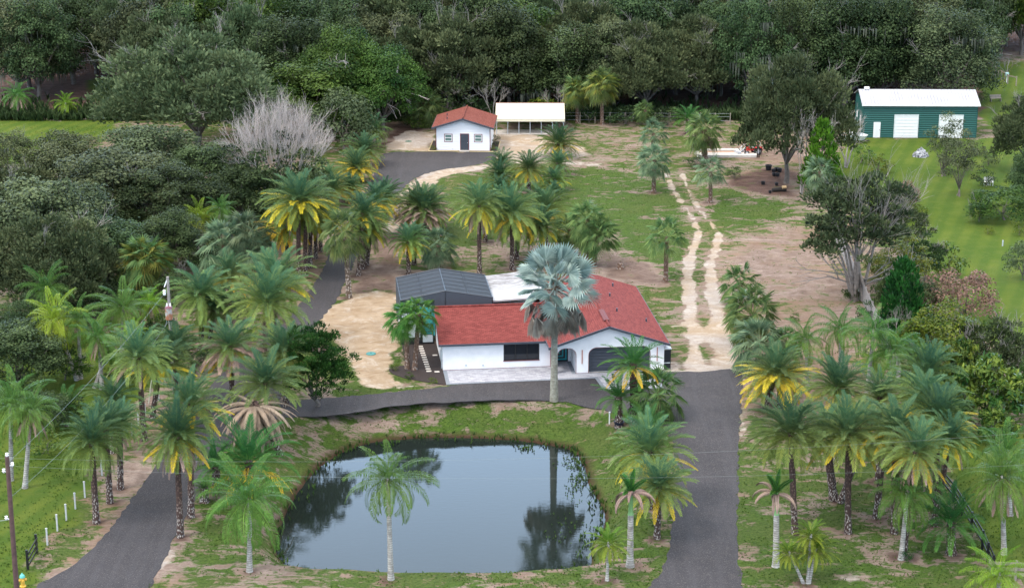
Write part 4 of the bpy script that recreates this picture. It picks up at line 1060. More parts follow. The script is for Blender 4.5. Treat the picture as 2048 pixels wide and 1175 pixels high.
# roofs: each slope a thin slab
def rz(v): return 4.02 - abs(v - 4.6) * .335
def gz_(u): return 4.08 - abs(u - 13.38) * .333
T = .1
mb = MB()
uj = 13.38 - (4.08 - 4.02) / .333          # wing ridge meets the gable slope
def uval(v): return 13.38 - (4.08 - rz(v)) / .333
mb.slab([(-.35, -.38, rz(-.38)), (uval(-.38), -.38, rz(-.38)), (uval(4.6), 4.6, rz(4.6)), (-.35, 4.6, rz(4.6))], T)
mb.slab([(-.35, 4.6, rz(4.6)), (uval(4.6), 4.6, rz(4.6)), (uval(9.2), 9.2, rz(9.2)), (-.35, 9.2, rz(9.2))], T)
obj('wing_roof', mb, sh_u, house)
mb = MB()
a_, b2 = -2.35, 13.9
# left slope of the gable: in front of the valley, and behind the wing
mb.slab([(8.45, a_, gz_(8.45)), (13.38, a_, 4.08), (13.38, -.38, 4.08), (8.45, -.38, gz_(8.45))], T)
mb.add([(uval(-.38), -.38, rz(-.38) + .004), (13.38, -.38, 4.084), (13.38, 4.6, 4.084), (uval(4.6), 4.6, rz(4.6) + .004)], [(0, 1, 2, 3)])
mb.add([(uval(4.6), 4.6, rz(4.6) + .004), (13.38, 4.6, 4.084), (13.38, 9.2, 4.084), (uval(9.2), 9.2, rz(9.2) + .004)], [(0, 1, 2, 3)])
mb.slab([(8.45, 9.2, gz_(8.45)), (13.38, 9.2, 4.08), (13.38, b2, 4.08), (8.45, b2, gz_(8.45))], T)
mb.slab([(13.38, a_, 4.08), (18.4, a_, gz_(18.4)), (18.4, b2, gz_(18.4)), (13.38, b2, 4.08)], T)
gr_ = obj('gable_roof', mb, sh_v, house)
rc = MB()
for (p0, p1) in (((13.38, a_ + .02, 4.12), (13.38, b2, 4.12)), ((-.35, 4.6, 4.06), (uj - .3, 4.6, 4.06))):
    rc.tube([p0, p1], .09, 6)
obj('ridge_cap', rc, sh_u, gr_)
for v0, v1 in ((-.9, 2.0), (5.2, 8.0)):
    rv = MB(); rv.slab([(13.15, v0, 4.16), (13.38, v0, 4.22), (13.38, v1, 4.22), (13.15, v1, 4.16)], .05); rv.slab([(13.38, v0, 4.22), (13.61, v0, 4.16), (13.61, v1, 4.16), (13.38, v1, 4.22)], .05)
    obj('ridge_vent', rv, plain('vent_maroon', (.12, .03, .03), .8), gr_)
for (u_, v_) in ((15.0, 7.6), (14.9, 3.2), (17.3, 2.6), (15.9, 11.5)):
    pv_ = MB(); pv_.lathe([(.0, .28), (.07, .28), (.07, .0), (.12, -.05)], 10, (u_, v_, gz_(u_)))
    obj('vent_pipe', pv_, char, gr_)
# fascia
mb = MB()
mb.slab([(-.35, -.42, rz(-.38) + .02), (8.45, -.42, rz(-.38) + .02), (8.45, -.38, rz(-.38) + .02), (-.35, -.38, rz(-.38) + .02)], .17)
def board(mb, p0, p1, dv, h): 
    mb.add([(p0[0], p0[1], p0[2]), (p1[0], p1[1], p1[2]), (p1[0], p1[1], p1[2] - h), (p0[0], p0[1], p0[2] - h), (p0[0] + dv[0], p0[1] + dv[1], p0[2]), (p1[0] + dv[0], p1[1] + dv[1], p1[2]), (p1[0] + dv[0], p1[1] + dv[1], p1[2] - h), (p0[0] + dv[0], p0[1] + dv[1], p0[2] - h)],
           [(0, 3, 2, 1), (4, 5, 6, 7), (0, 1, 5, 4), (1, 2, 6, 5), (2, 3, 7, 6), (3, 0, 4, 7)])
board(mb, (8.42, a_ - .045, gz_(8.42) + .02), (13.38, a_ - .045, 4.1), (0, .043), .2); board(mb, (13.38, a_ - .045, 4.1), (18.43, a_ - .045, gz_(18.43) + .02), (0, .043), .2)
board(mb, (18.43, a_, gz_(18.43) + .02), (18.43, b2, gz_(18.43) + .02), (-.028, 0), .18); board(mb, (8.42, a_, gz_(8.42) + .02), (8.42, -.43, gz_(8.42) + .02), (.028, 0), .18)
board(mb, (-.38, -.4, rz(-.38) + .02), (-.38, 4.6, 4.04), (.028, 0), .18); board(mb, (-.38, 4.6, 4.04), (-.38, 9.2, rz(9.2) + .02), (.028, 0), .18)
obj('fascia', mb, char, house)
# picture window
mb = MB(); W0, W1, Z0, Z1 = 5.0, 7.95, .68, 2.22
mb.box(W0, W1, -.02, .1, Z0, Z0 + .07); mb.box(W0, W1, -.02, .1, Z1 - .07, Z1); mb.box(W0, W0 + .07, -.02, .1, Z0 + .07, Z1 - .07); mb.box(W1 - .07, W1, -.02, .1, Z0 + .07, Z1 - .07)
for x in (5.98, 6.95): mb.box(x - .03, x + .03, -.01, .09, Z0 + .07, Z1 - .07)
wf = obj('window', mb, blk, house)
mb = MB(); mb.box(W0 + .07, W1 - .07, .04, .06, Z0 + .07, Z1 - .07); obj('glass_pane', mb, glass, wf)
mb = MB(); mb.box(W0 - .03, W1 + .03, -.045, -.001, Z0 - .06, Z0 - .002); obj('window_sill', mb, red_tr, wf)
# garage door: stacked sections with grooves
mb = MB(); z = .05
mb.box(11.7, 16.9, -1.64, -1.6, 0, 2.25)
for i in range(8):
    mb.box(11.72, 16.88, -1.7, -1.64, z, z + .235); z += .265
gd = obj('garage_door', mb, char, house)
mb = MB(); mb.box(11.7, 16.9, -1.72, -1.7, 0, .05); obj('bottom_seal', mb, plain('seal_grey', (.5, .5, .52), .6), gd)
# front door with nested angular lights
mb = MB(); mb.box(9.3, 10.5, 1.14, 1.2, 0, 2.15); fd = obj('front_door', mb, blk, house)
mb = MB()
for k in range(3):
    x1 = 10.38 - k * .27; z0 = .18 + k * .27
    mb.box(x1 - .13, x1, 1.115, 1.139, z0, 2.05); mb.box(9.62, x1 - .131, 1.115, 1.139, z0, z0 + .13)
obj('glass_strip', mb, teal, fd)
mb = MB(); mb.box(9.42, 9.46, 1.06, 1.138, .7, 1.5); obj('door_handle', mb, wht, fd)
for u_ in (11.22, 17.42):
    mb = MB(); mb.box(u_ - .03, u_ + .03, -2.0, -1.95, .85, 2.05); obj('wall_light', mb, copper, house)
for u_, z_ in ((1.9, .35), (3.3, .3)):
    mb = MB(); mb.box(u_ - .06, u_ + .06, -.04, 0, z_, z_ + .12); obj('hose_bib', mb, gry, house)
mb = MB(); mb.box(-.16, 0, .3, .7, .9, 1.6); mb.tube([(-.08, .5, .9), (-.08, .5, 0)], .03, 6); mb.tube([(-.08, .5, 1.6), (-.08, .5, 2.2)], .025, 6); obj('meter_box', mb, gry, house)
# flat white roof of the back room
whr, nt, b = newmat('white_membrane'); p = ocoord(nt)
mpn = nt.nodes.new('ShaderNodeMapping'); mpn.inputs['Scale'].default_value = (.5, 2.2, 1); mpn.inputs['Rotation'].default_value = (0, 0, .12); nt.links.new(p, mpn.inputs[0])
sp_ = nt.nodes.new('ShaderNodeSeparateXYZ'); nt.links.new(p, sp_.inputs[0])
gf = math_(nt, 'MULTIPLY', mapr(nt, noise(nt, 1.6, 7, .7, mpn.outputs[0], .5), .36, .58), mapr(nt, sp_.outputs['Y'], 9.0, 12.0))
nt.links.new(mixc(nt, gf, (.42, .42, .43), (.13, .115, .11)), b.inputs['Base Color']); b.inputs['Roughness'].default_value = .7
mb = MB(); mb.slab([(4.9, 7.6, 3.5), (9.5, 7.6, 3.75), (9.5, 15.6, 3.75), (4.9, 15.0, 3.5)], .14)
br_ = obj('flat_roof', mb, whr, house)
mb = MB(); mb.box(5.1, 5.25, 9.3, 14.8, 0, 3.36); mb.box(5.25, 9.2, 14.6, 14.8, 0, 3.36); mb.box(9.21, 9.36, 9.3, 14.8, 2.6, 3.6); obj('back_room_wall', mb, wallm, house)

# ---- pool cage
cage = empty('pool_cage', (*H2(-3.03, 7.1), 0), 'dark grey screened pool enclosure with a low peaked screen roof beside the white house', 'pool enclosure', HR)
scr, nt, b = newmat('insect_screen'); b.inputs['Base Color'].default_value = (.016, .023, .033, 1); b.inputs['Roughness'].default_value = .8; b.inputs['Alpha'].default_value = .93
scr2, nt, b = newmat('insect_screen_side'); b.inputs['Base Color'].default_value = (.06, .075, .095, 1); b.inputs['Roughness'].default_value = .8; b.inputs['Alpha'].default_value = .8
CW, CD, CE, CA, CM = 7.9, 6.8, 3.9, 4.62, 3.85
mb = MB(); mb.slab([(0, 0, CE), (CM, 0, CA), (CM, CD, CA), (0, CD, CE)], .015); mb.slab([(CM, 0, CA), (CW, 0, CE), (CW, CD, CE), (CM, CD, CA)], .015); obj('screen_roof', mb, scr, cage)
mb = MB(); mb.box(0, .012, 0, CD, .5, CE); mb.box(CW - .012, CW, 0, CD, .5, CE); mb.box(0, CW, CD - .012, CD, .5, CE)
mb.poly([(0, CE), (CW, CE), (CM, CA)], [], lambda a, b_, d: (a, d, b_), .012); mb.box(2.9, CW, 0, .012, 2.4, CE); obj('side_screen', mb, scr2, cage)
mb = MB()
for k in range(7):
    y = CD * k / 6 ; y = min(max(y, .05), CD - .05)
    mb.tube([(0, y, CE + .035), (CM, y, CA + .035), (CW, y, CE + .035)], .022 if 0 < k < 6 else .05, 4)
for x in (0.04, CM, CW - .04): mb.tube([(x, 0, (CE if x != CM else CA) + .03), (x, CD, (CE if x != CM else CA) + .03)], .045, 4)
for x in (0, CW):
    for x2 in (1.9, 5.8):
        zz = CE + (CA - CE) * (x2 / CM if x2 < CM else (CW - x2) / (CW - CM)); mb.tube([(x2, 0, zz + .03), (x2, CD, zz + .03)], .022, 4)
obj('roof_beam', mb, plain('cage_beam', (.05, .062, .08), .5), cage)
for x, y in ((.05, .05), (CM, .05), (CW - .05, .05), (.05, CD - .05), (CW - .05, CD - .05), (1.72, .05), (.05, 2.3), (.05, 4.6)):
    mb = MB(); zt = CE if x != CM else CA; mb.box(x - .05, x + .05, y - .05, y + .05, 0, zt - .02 if x != 1.72 else 2.5); obj('post', mb, blk, cage)
mb = MB(); mb.box(.12, 1.65, .0, .05, .62, 2.75); obj('privacy_panel', mb, gry, cage)
mb = MB(); mb.box(.11, 2.85, -.02, .06, 0, .6); obj('kick_panel', mb, blk, cage)
mb = MB(); 
for a in ((1.8, 1.87, .1, 2.3), (2.72, 2.79, .1, 2.3)): mb.box(a[0], a[1], -.05, -.021, a[2], a[3])
for z_ in (.1, .82, 1.05, 2.24): mb.box(1.871, 2.719, -.05, -.021, z_, z_ + .06)
sdr = obj('screen_door', mb, blk, cage)
mb = MB(); mb.box(1.87, 2.72, -.04, -.03, .16, .82); obj('door_panel', mb, gry, sdr)
mb = MB(); mb.box(1.66, 2.95, .3, .34, .62, 3.2); obj('teal_panel', mb, teal, cage)
mb = MB(); mb.box(.2, CW - .2, 3.0, 3.1, 0, 3.0); obj('house_wall_behind_screen', mb, gry, cage)
mb = MB(); mb.box(-.12, -.02, .7, 1.1, 1.2, 1.9); obj('pump_box', mb, wht, cage)

# pavers
pm, nt, b = newmat('silver_pavers'); p = geo(nt)
mpn = nt.nodes.new('ShaderNodeMapping'); mpn.inputs['Rotation'].default_value = (0, 0, -HR); nt.links.new(p, mpn.inputs[0])
brk = nt.nodes.new('ShaderNodeTexBrick'); brk.inputs['Scale'].default_value = 1; brk.inputs['Brick Width'].default_value = .45; brk.inputs['Row Height'].default_value = .23; brk.inputs['Mortar Size'].default_value = .012
brk.inputs['Color1'].default_value = (.20, .20, .235, 1); brk.inputs['Color2'].default_value = (.42, .42, .45, 1); brk.inputs['Mortar'].default_value = (.2, .2, .22, 1); nt.links.new(mpn.outputs[0], brk.inputs['Vector'])
nt.links.new(mixc(nt, mapr(nt, noise(nt, 3, 5, .7, mpn.outputs[0], 1), .35, .65, 0, .7), brk.outputs['Color'], (.38, .38, .42)), b.inputs['Base Color']); b.inputs['Roughness'].default_value = .8
pb = plain('grey_paver_border', (.19, .21, .24), .8, 0, .2, 6)
OUT = [(0, -.03), (0, -3.45), (12.1, -3.3), (12.35, -6.3), (17.2, -6.2), (17.2, -1.98), (10.9, -1.98), (10.72, -1.9), (10.72, 1.12), (8.95, 1.12), (8.95, -.03)]
IN = [(.3, -.1), (.3, -3.2), (12.35, -3.05), (12.65, -6.05), (16.95, -5.95), (16.95, -2.1), (10.4, -2.1), (10.4, 1.0), (9.0, 1.0), (9.0, -.1)]
pav = sheet('paver_apron', [H2(*q) for q in OUT], pb, .05, .06, kind='structure')
sheet('paver_field', [H2(*q) for q in IN], pm, .056, 0, kind='structure')
# mulch bed
mul = plain('dark_mulch', (.028, .018, .016), .95, 0, .5, 12)
BED = [(-2.95, 7.0), (-2.95, 1.6), (-3.4, 1.55), (-4.0, 1.4), (-4.35, 1.0), (-4.4, .4), (-4.1, -.4), (-3.4, -1.3), (-2.5, -2.0), (-1.4, -2.7), (-.2, -3.45), (-.02, -3.4), (-.02, 7.0)]
sheet('mulch_bed', [H2(*q) for q in BED], mul, .035, .05, kind='structure')
rock = plain('stepping_stone', (.62, .56, .5), .8)
for i in range(12):
    mb = MB(); mb.box(-.2, .2, -.12, .12, .03, .075)
    o = obj('stepping_stone', mb.mesh('stone') if i == 0 else stone, rock); stone = o.data
    o.location = (*H2(-1.28 + .022 * (i - 6), 6.3 - i * .58), 0); o.rotation_euler = (0, 0, HR + .02 * (i % 3 - 1))
    ords = ['topmost', 'second', 'third', 'fourth', 'fifth', 'sixth', 'seventh', 'eighth', 'ninth', 'tenth', 'eleventh', 'last']
    tag(o, f'pale stepping stone in the dark mulch, {ords[i]} one counting from the screen door', 'stepping stone', 'stepping stones through the mulch bed')
for nm_, px, py, lb in (('a', 874, 744, 'pale stone slab lying apart in the mulch near the driveway corner'), ('b', 870, 711, 'pale slab in the mulch under the meter box')):
    o = obj('stone_slab', stone, rock); x, y = g(px, py); o.location = (x, y, 0); o.rotation_euler = (0, 0, HR); tag(o, lb, 'stone slab')
# ------------------------------------------------------------------ cottage
CX, CY = g(872, 301); CR_ = R_(-3.0)
cot = empty('cottage', (CX, CY, 0), 'small white cottage with a rust red gable roof, charcoal door and two windows', 'cottage', CR_)
sidm, nt, b = newmat('white_siding'); p = ocoord(nt); wv = nt.nodes.new('ShaderNodeTexWave'); wv.bands_direction = 'Z'; wv.inputs['Scale'].default_value = 1.5; nt.links.new(p, wv.inputs['Vector'])
b.inputs['Base Color'].default_value = (.8, .8, .82, 1); bump(nt, b, wv.outputs['Fac'], .35, .03); b.inputs['Roughness'].default_value = .7
CWd, CDp, CEv, CAp = 6.55, 6.6, 2.95, 3.95
def wn(x): return [(x - .42, 1.15), (x + .42, 1.15), (x + .42, 2.0), (x - .42, 2.0)]
mb = MB(); cm_ = CWd / 2
mb.poly([(0, 0), (CWd, 0), (CWd, CEv), (cm_, CAp), (0, CEv)], [wn(1.5), wn(5.1)], lambda a, b_, d: (a, d, b_), .15)
mb.poly([(0, 0), (CWd, 0), (CWd, CEv), (cm_, CAp), (0, CEv)], [], lambda a, b_, d: (a, CDp - .15 + d, b_), .15)
mb.box(0, .15, .15, CDp - .15, 0, CEv); mb.box(CWd - .15, CWd, .15, CDp - .15, 0, CEv)
obj('wall', mb, sidm, cot)
mb = MB(); sl = (CAp - CEv) / cm_
def cz(x): return CAp + .1 - abs(x - cm_) * sl
mb.slab([(-.45, -.5, cz(-.45)), (cm_, -.5, cz(cm_)), (cm_, CDp + .4, cz(cm_)), (-.45, CDp + .4, cz(-.45))], .09)
mb.slab([(cm_, -.5, cz(cm_)), (CWd + .45, -.5, cz(CWd + .45)), (CWd + .45, CDp + .4, cz(CWd + .45)), (cm_, CDp + .4, cz(cm_))], .09)
rf = obj('roof', mb, sh_c, cot)
mb = MB(); mb.tube([(cm_, -.5, cz(cm_) + .03), (cm_, CDp + .4, cz(cm_) + .03)], .1, 6); obj('ridge_cap', mb, sh_c, rf)
for u_, v_ in ((1.2, 2.2), (1.0, 4.6)):
    mb = MB(); mb.lathe([(0, .25), (.06, .25), (.06, 0)], 8, (u_, v_, cz(u_))); obj('vent_pipe', mb, char, rf)
mb = MB(); board(mb, (-.45, -.55, cz(-.45) + .02), (cm_, -.55, cz(cm_) + .02), (0, .048), .22); board(mb, (cm_, -.55, cz(cm_) + .02), (CWd + .45, -.55, cz(CWd + .45) + .02), (0, .048), .22)
board(mb, (CWd + .48, -.5, cz(CWd + .45) + .02), (CWd + .48, CDp + .4, cz(CWd + .45) + .02), (-.028, 0), .2); board(mb, (-.48, -.5, cz(-.45) + .02), (-.48, CDp + .4, cz(-.45) + .02), (.028, 0), .2)
obj('fascia', mb, char, cot)
mb = MB()
for x in (-.02, CWd - .06): mb.box(x, x + .08, -.03, 0, 0, CEv + .02)
mb.box(0, 2.85, -.025, 0, 0, .06); mb.box(4.05, CWd, -.025, 0, 0, .06); mb.box(CWd, CWd + .03, .0, .1, 0, CEv)
obj('corner_trim', mb, red_tr, cot)
gl2 = plain('green_tint_glass', (.13, .21, .19), .1); 
for x in (1.5, 5.1):
    mb = MB()
    for a in ((x - .5, x - .43, 1.08, 2.07), (x + .43, x + .5, 1.08, 2.07)): mb.box(a[0], a[1], -.03, .02, a[2], a[3])
    for z_ in (1.08, 2.0): mb.box(x - .43, x + .43, -.03, .02, z_, z_ + .07)
    wq = obj('window', mb, red_tr, cot)
    mb = MB()
    for a in ((x - .43, x - .36), (x + .36, x + .43)): mb.box(a[0], a[1], -.02, .04, 1.15, 2.0)
    for z_ in (1.15, 1.55, 1.93): mb.box(x - .36, x + .36, -.02, .04, z_, z_ + .07)
    obj('sash', mb, wht, wq)
    mb = MB(); mb.box(x - .36, x + .36, .03, .035, 1.22, 1.93); obj('glass_pane', mb, gl2, wq)
mb = MB(); mb.box(2.92, 3.0, -.04, 0, 0, 2.12); mb.box(3.92, 4.0, -.04, 0, 0, 2.12); mb.box(3.0, 3.92, -.04, 0, 2.04, 2.12); dq = obj('door_frame', mb, red_tr, cot)
mb = MB(); mb.box(3.0, 3.92, -.03, 0, .04, 2.04)
for a in ((3.1, 3.4), (3.52, 3.82)):
    for z0, z1 in ((.2, .95), (1.1, 1.9)): mb.box(a[0], a[1], -.045, -.031, z0, z1)
d_ = obj('door', mb, char, cot); mb = MB(); mb.tube([(3.84, -.08, 1.0), (3.84, -.03, 1.0)], .035, 6); obj('door_handle', mb, wht, d_)
mb = MB(); mb.box(2.85, 4.05, -.55, -.05, 0, .1); obj('door_step', mb, plain('concrete', (.45, .42, .38), .9), cot)
# planting bed round the cottage with a timber edge
def CL(u, v): return (CX + u * math.cos(CR_) - v * math.sin(CR_), CY + u * math.sin(CR_) + v * math.cos(CR_))
sheet('cottage_mulch', [CL(*q) for q in ((-.8, -.45), (-.8, 5.2), (-.05, 5.2), (-.05, -.02), (CWd + .05, -.02), (CWd + .05, 5.2), (CWd + .85, 5.2), (CWd + .85, -.45), (4.1, -.45), (4.1, -.1), (2.8, -.1), (2.8, -.45))], mul, .04, .05, kind='structure')
mb = MB()
for q0, q1 in (((-.85, -.5), (2.8, -.5)), ((4.1, -.5), (CWd + .9, -.5)), ((-.85, -.5), (-.85, 5.2)), ((CWd + .9, -.5), (CWd + .9, 5.2))):
    a, b_ = CL(*q0), CL(*q1); mb.tube([(*a, .06), (*b_, .06)], .06, 4)
tag(obj('timber_edging', mb, plain('timber_edge', (.5, .4, .22), .8)), 'pale timber edging around the mulch bed of the small white cottage', 'edging')

# ------------------------------------------------------------------ carport
KX, KY = g(992, 269)
kp = empty('carport', (KX, KY, 0), 'open metal carport with a ribbed cream roof on thin grey posts beside the cottage', 'carport', R_(-.5))
crm, nt, b = newmat('cream_metal'); p = ocoord(nt); wv = nt.nodes.new('ShaderNodeTexWave'); wv.bands_direction = 'Y'; wv.inputs['Scale'].default_value = .9; nt.links.new(p, wv.inputs['Vector'])
b.inputs['Base Color'].default_value = (.66, .61, .46, 1); b.inputs['Roughness'].default_value = .45; bump(nt, b, wv.outputs['Fac'], .6, .06)
KL = 8.5; prof = [(-.25, 1.72), (-.2, 2.05), (.05, 2.3), (1.2, 2.72), (2.4, 3.1), (3.4, 3.3), (4.4, 3.1), (5.6, 2.72), (6.75, 2.3), (7.0, 2.05), (7.05, 1.72)]
mb = MB()
for (y0, z0), (y1, z1) in zip(prof[:-1], prof[1:]): mb.slab([(-.05, y0, z0), (KL + .05, y0, z0), (KL + .05, y1, z1), (-.05, y1, z1)], .04)
kr = obj('roof', mb, crm, kp)
for zz in (1.78, 2.0):
    mb = MB(); mb.tube([(-.06, -.27, zz), (KL + .06, -.27, zz)], .02, 4); obj('rib', mb, crm, kr)
mb = MB(); mb.box(-.06, KL + .06, 3.36, 3.44, 3.29, 3.35); obj('ridge_trim', mb, red_tr, kr)
galv = plain('galvanised_post', (.38, .42, .46), .5, .3)
pm_ = None
for i in range(7):
    for y in (0., 6.8):
        if pm_ is None: mb = MB(); mb.box(-.045, .045, -.045, .045, 0, 2.0); pm_ = mb.mesh('post')
        o = obj('post', pm_, galv, kp); o.location = (.08 + i * (KL - .16) / 6, y, 0)
mb = MB(); mb.box(-.1, KL + .1, -.1, 2.4, 0, .1); obj('slab', mb, plain('pale_concrete', (.46, .42, .38), .9, 0, .2), kp)
# traffic cone
mb = MB(); mb.lathe([(.03, .75), (.17, .06), (.25, .06), (.25, 0)], 12); cone = obj('traffic_cone', mb, plain('cone_orange', (.75, .12, .06), .5)); x, y = g(1127, 264); cone.location = (x, y, .1)
tag(cone, 'orange traffic cone at the right end of the cream carport', 'traffic cone')

# ------------------------------------------------------------------ green shed
SX, SY = g(1724, 275); SR = R_(-1.2)
shed = empty('metal_shed', (SX, SY, 0), 'long green ribbed metal shed with a white roof and two white roll-up doors', 'shed', SR)
grn, nt, b = newmat('green_ribbed_metal'); p = ocoord(nt); wv = nt.nodes.new('ShaderNodeTexWave'); wv.bands_direction = 'Z'; wv.inputs['Scale'].default_value = 1.15; nt.links.new(p, wv.inputs['Vector'])
nt.links.new(mixc(nt, mapr(nt, wv.outputs['Fac'], .1, .8), (.009, .058, .052), (.027, .125, .11)), b.inputs['Base Color']); bump(nt, b, wv.outputs['Fac'], .6, .05); b.inputs['Roughness'].default_value = .5
SW, SDp, SE, SA = 14.05, 6.6, 4.25, 5.35
mb = MB()
def rect(a, b_, c, d): return [(a, c), (b_, c), (b_, d), (a, d)]
mb.box(0, SW, 0, .1, 0, SE); mb.box(0, .1, .1, SDp, 0, SE); mb.box(SW - .1, SW, .1, SDp, 0, SE); mb.box(.1, SW - .1, SDp - .1, SDp, 0, SE)
for x in (0, SW - .1): mb.poly([(0, SE), (SDp, SE), (SDp / 2, SA)], [], lambda a, b_, d, x=x: (x + d, a, b_), .1)
obj('wall', mb, grn, shed)
wr, nt, b = newmat('white_ribbed_roof'); p = ocoord(nt); wv = nt.nodes.new('ShaderNodeTexWave'); wv.bands_direction = 'X'; wv.inputs['Scale'].default_value = .8; nt.links.new(p, wv.inputs['Vector'])
sp_ = nt.nodes.new('ShaderNodeSeparateXYZ'); nt.links.new(p, sp_.inputs[0])
dirt_ = math_(nt, 'MULTIPLY', mapr(nt, noise(nt, .5, 6, .7, p), .35, .65), mapr(nt, wv.outputs['Fac'], .3, 1))
nt.links.new(mixc(nt, dirt_, (.36, .365, .39), (.22, .215, .24)), b.inputs['Base Color']); bump(nt, b, wv.outputs['Fac'], .5, .05); b.inputs['Roughness'].default_value = .45
mb = MB(); k = (SA - SE) / (SDp / 2)
mb.slab([(-.25, -.3, SE - .3 * k + .08), (SW + .25, -.3, SE - .3 * k + .08), (SW + .25, SDp / 2, SA + .08), (-.25, SDp / 2, SA + .08)], .07)
mb.slab([(-.25, SDp / 2, SA + .08), (SW + .25, SDp / 2, SA + .08), (SW + .25, SDp + .3, SE - .3 * k + .08), (-.25, SDp + .3, SE - .3 * k + .08)], .07)
sr_ = obj('roof', mb, wr, shed)
mb = MB(); mb.box(-.25, SW + .25, -.36, -.301, SE - .3 * k - .12, SE - .3 * k + .07); obj('gutter', mb, wht, sr_)
mb = MB(); mb.box(.5, 1.1, SDp / 2 - .2, SDp / 2 + .2, SA + .1, SA + .35); obj('roof_vent', mb, wht, sr_)
for x in (3.95, 9.45):
    mb = MB(); 
    for i in range(14): mb.box(x, x + 2.8, -.06 - .02 * (i % 2), -.001, .02 + i * .2, .02 + i * .2 + .2)
    rd = obj('roll_up_door', mb, wht, shed)
    mb = MB(); mb.box(x - .1, x, -.1, -.001, 0, 2.92); mb.box(x + 2.8, x + 2.9, -.1, -.001, 0, 2.92); mb.box(x, x + 2.8, -.1, -.001, 2.82, 2.92); obj('door_frame', mb, plain('trim_white', (.62, .66, .66), .5), rd)
mb = MB(); mb.box(1.35, 2.2, -.06, -.001, .02, 1.95); sdo = obj('door', mb, wht, shed); mb = MB(); mb.tube([(2.1, -.12, 1), (2.1, -.06, 1)], .04, 6); obj('door_handle', mb, char, sdo)
for x in (-.02, SW - .06): mb = MB(); mb.box(x, x + .08, -.03, -.001, 0, SE); obj('corner_trim', mb, plain('dark_green_trim', (.01, .07, .06), .5), shed)
for y in (1.6, 4.4): mb = MB(); mb.box(-.05, 0, y, y + .6, 1.6, 2.4); obj('window', mb, wht, shed)

# ------------------------------------------------------------------ small things
def at(px, py): x, y = g(px, py); return (x, y, ground_z(x, y))
# utility enclosure beside garage
e = empty('outdoor_unit', at(1325, 739), 'tall black screened enclosure with a white cap at the right corner of the garage', 'equipment enclosure', HR)
for x in (0, .62): 
    for y in (0, 1.1): mb = MB(); mb.box(x, x + .05, y, y + .05, 0, 1.75); obj('post', mb, blk, e)
mb = MB(); mb.box(.05, .62, .02, .04, .1, 1.7); mb.box(.64, .66, .05, 1.1, .1, 1.7); obj('dark_panel', mb, plain('dark_panel', (.015, .018, .025), .4), e)
mb = MB(); mb.box(.05, .62, -.01, .019, .55, .63); obj('rail', mb, gry, e)
mb = MB(); mb.box(-.03, .7, -.05, 1.2, 1.76, 1.86); mb.lathe([(0, .16), (.22, .14), (.25, .1)], 12, (.33, .55, 1.76)); obj('cap', mb, plain('cap_grey', (.55, .58, .6), .5), e)
# low septic lids
for px, py, r, col, lb in ((742, 707, .42, (.04, .2, .19), 'round teal tank lid in the bare sand left of the mulch bed'), (817, 283, .42, (.09, .15, .11), 'round dull green tank lid in the sand left of the cottage')):
    e = empty('tank_lid', at(px, py), lb, 'tank lid'); mb = MB(); mb.lathe([(0, .07), (r * .9, .06), (r, .02), (r, -.02)], 20); l_ = obj('lid', mb, plain('lid', col, .6), e)
    mb = MB(); mb.lathe([(0, .075), (.06, .1), (.08, .06)], 8); obj('knob', mb, plain('lidk', tuple(c * .6 for c in col), .6), e)
# white pipe stub
e = empty('pipe_marker', at(1219, 838), 'thin white standpipe in the grass left of the potted palm by the driveway', 'pipe'); mb = MB(); mb.tube([(0, 0, 0), (0, 0, .95)], .05, 8); obj('pipe', mb, wht, e); mb = MB(); mb.tube([(0, 0, .95), (0, 0, 1.02)], .075, 8); obj('cap', mb, wht, e)
# tree stump
mb = MB(); mb.lathe([(0, .5), (.28, .5), (.32, .3), (.42, -.05)], 14); rr = np.random.default_rng(4)
for i in range(9): a = i * .7; mb.tube([(.28 * math.cos(a), .28 * math.sin(a), -.05), (.27 * math.cos(a), .27 * math.sin(a), .5 + .15 * rr.random())], .05, 4)
st = obj('tree_stump', mb, M['tsab']); st.location = at(1241, 537); tag(st, 'short cut palm stump in bare soil right behind the red house roof', 'stump')
# hydrant
hy = empty('fire_hydrant', at(46, 1172), 'yellow fire hydrant with a teal bonnet at the lower left road edge', 'fire hydrant')
yl = plain('hydrant_yellow', (.62, .36, .05), .5); tl = plain('hydrant_teal', (.10, .42, .36), .5)
mb = MB(); mb.lathe([(.2, 0), (.2, .06), (.13, .08), (.13, .55), (.17, .56), (.17, .62)], 14); obj('barrel', mb, yl, hy)
mb = MB(); mb.lathe([(.17, .62), (.18, .66), (.14, .78), (.05, .86), (.04, .92), (0, .92)], 14); obj('bonnet', mb, tl, hy)
for a in (0, math.pi / 2, math.pi):
    mb = MB(); d = np.array([math.cos(a + 3.6), math.sin(a + 3.6), 0]); mb.tube([d * .1 + Zv * .45, d * .26 + Zv * .45], .08, 8); obj('nozzle', mb, yl, hy)
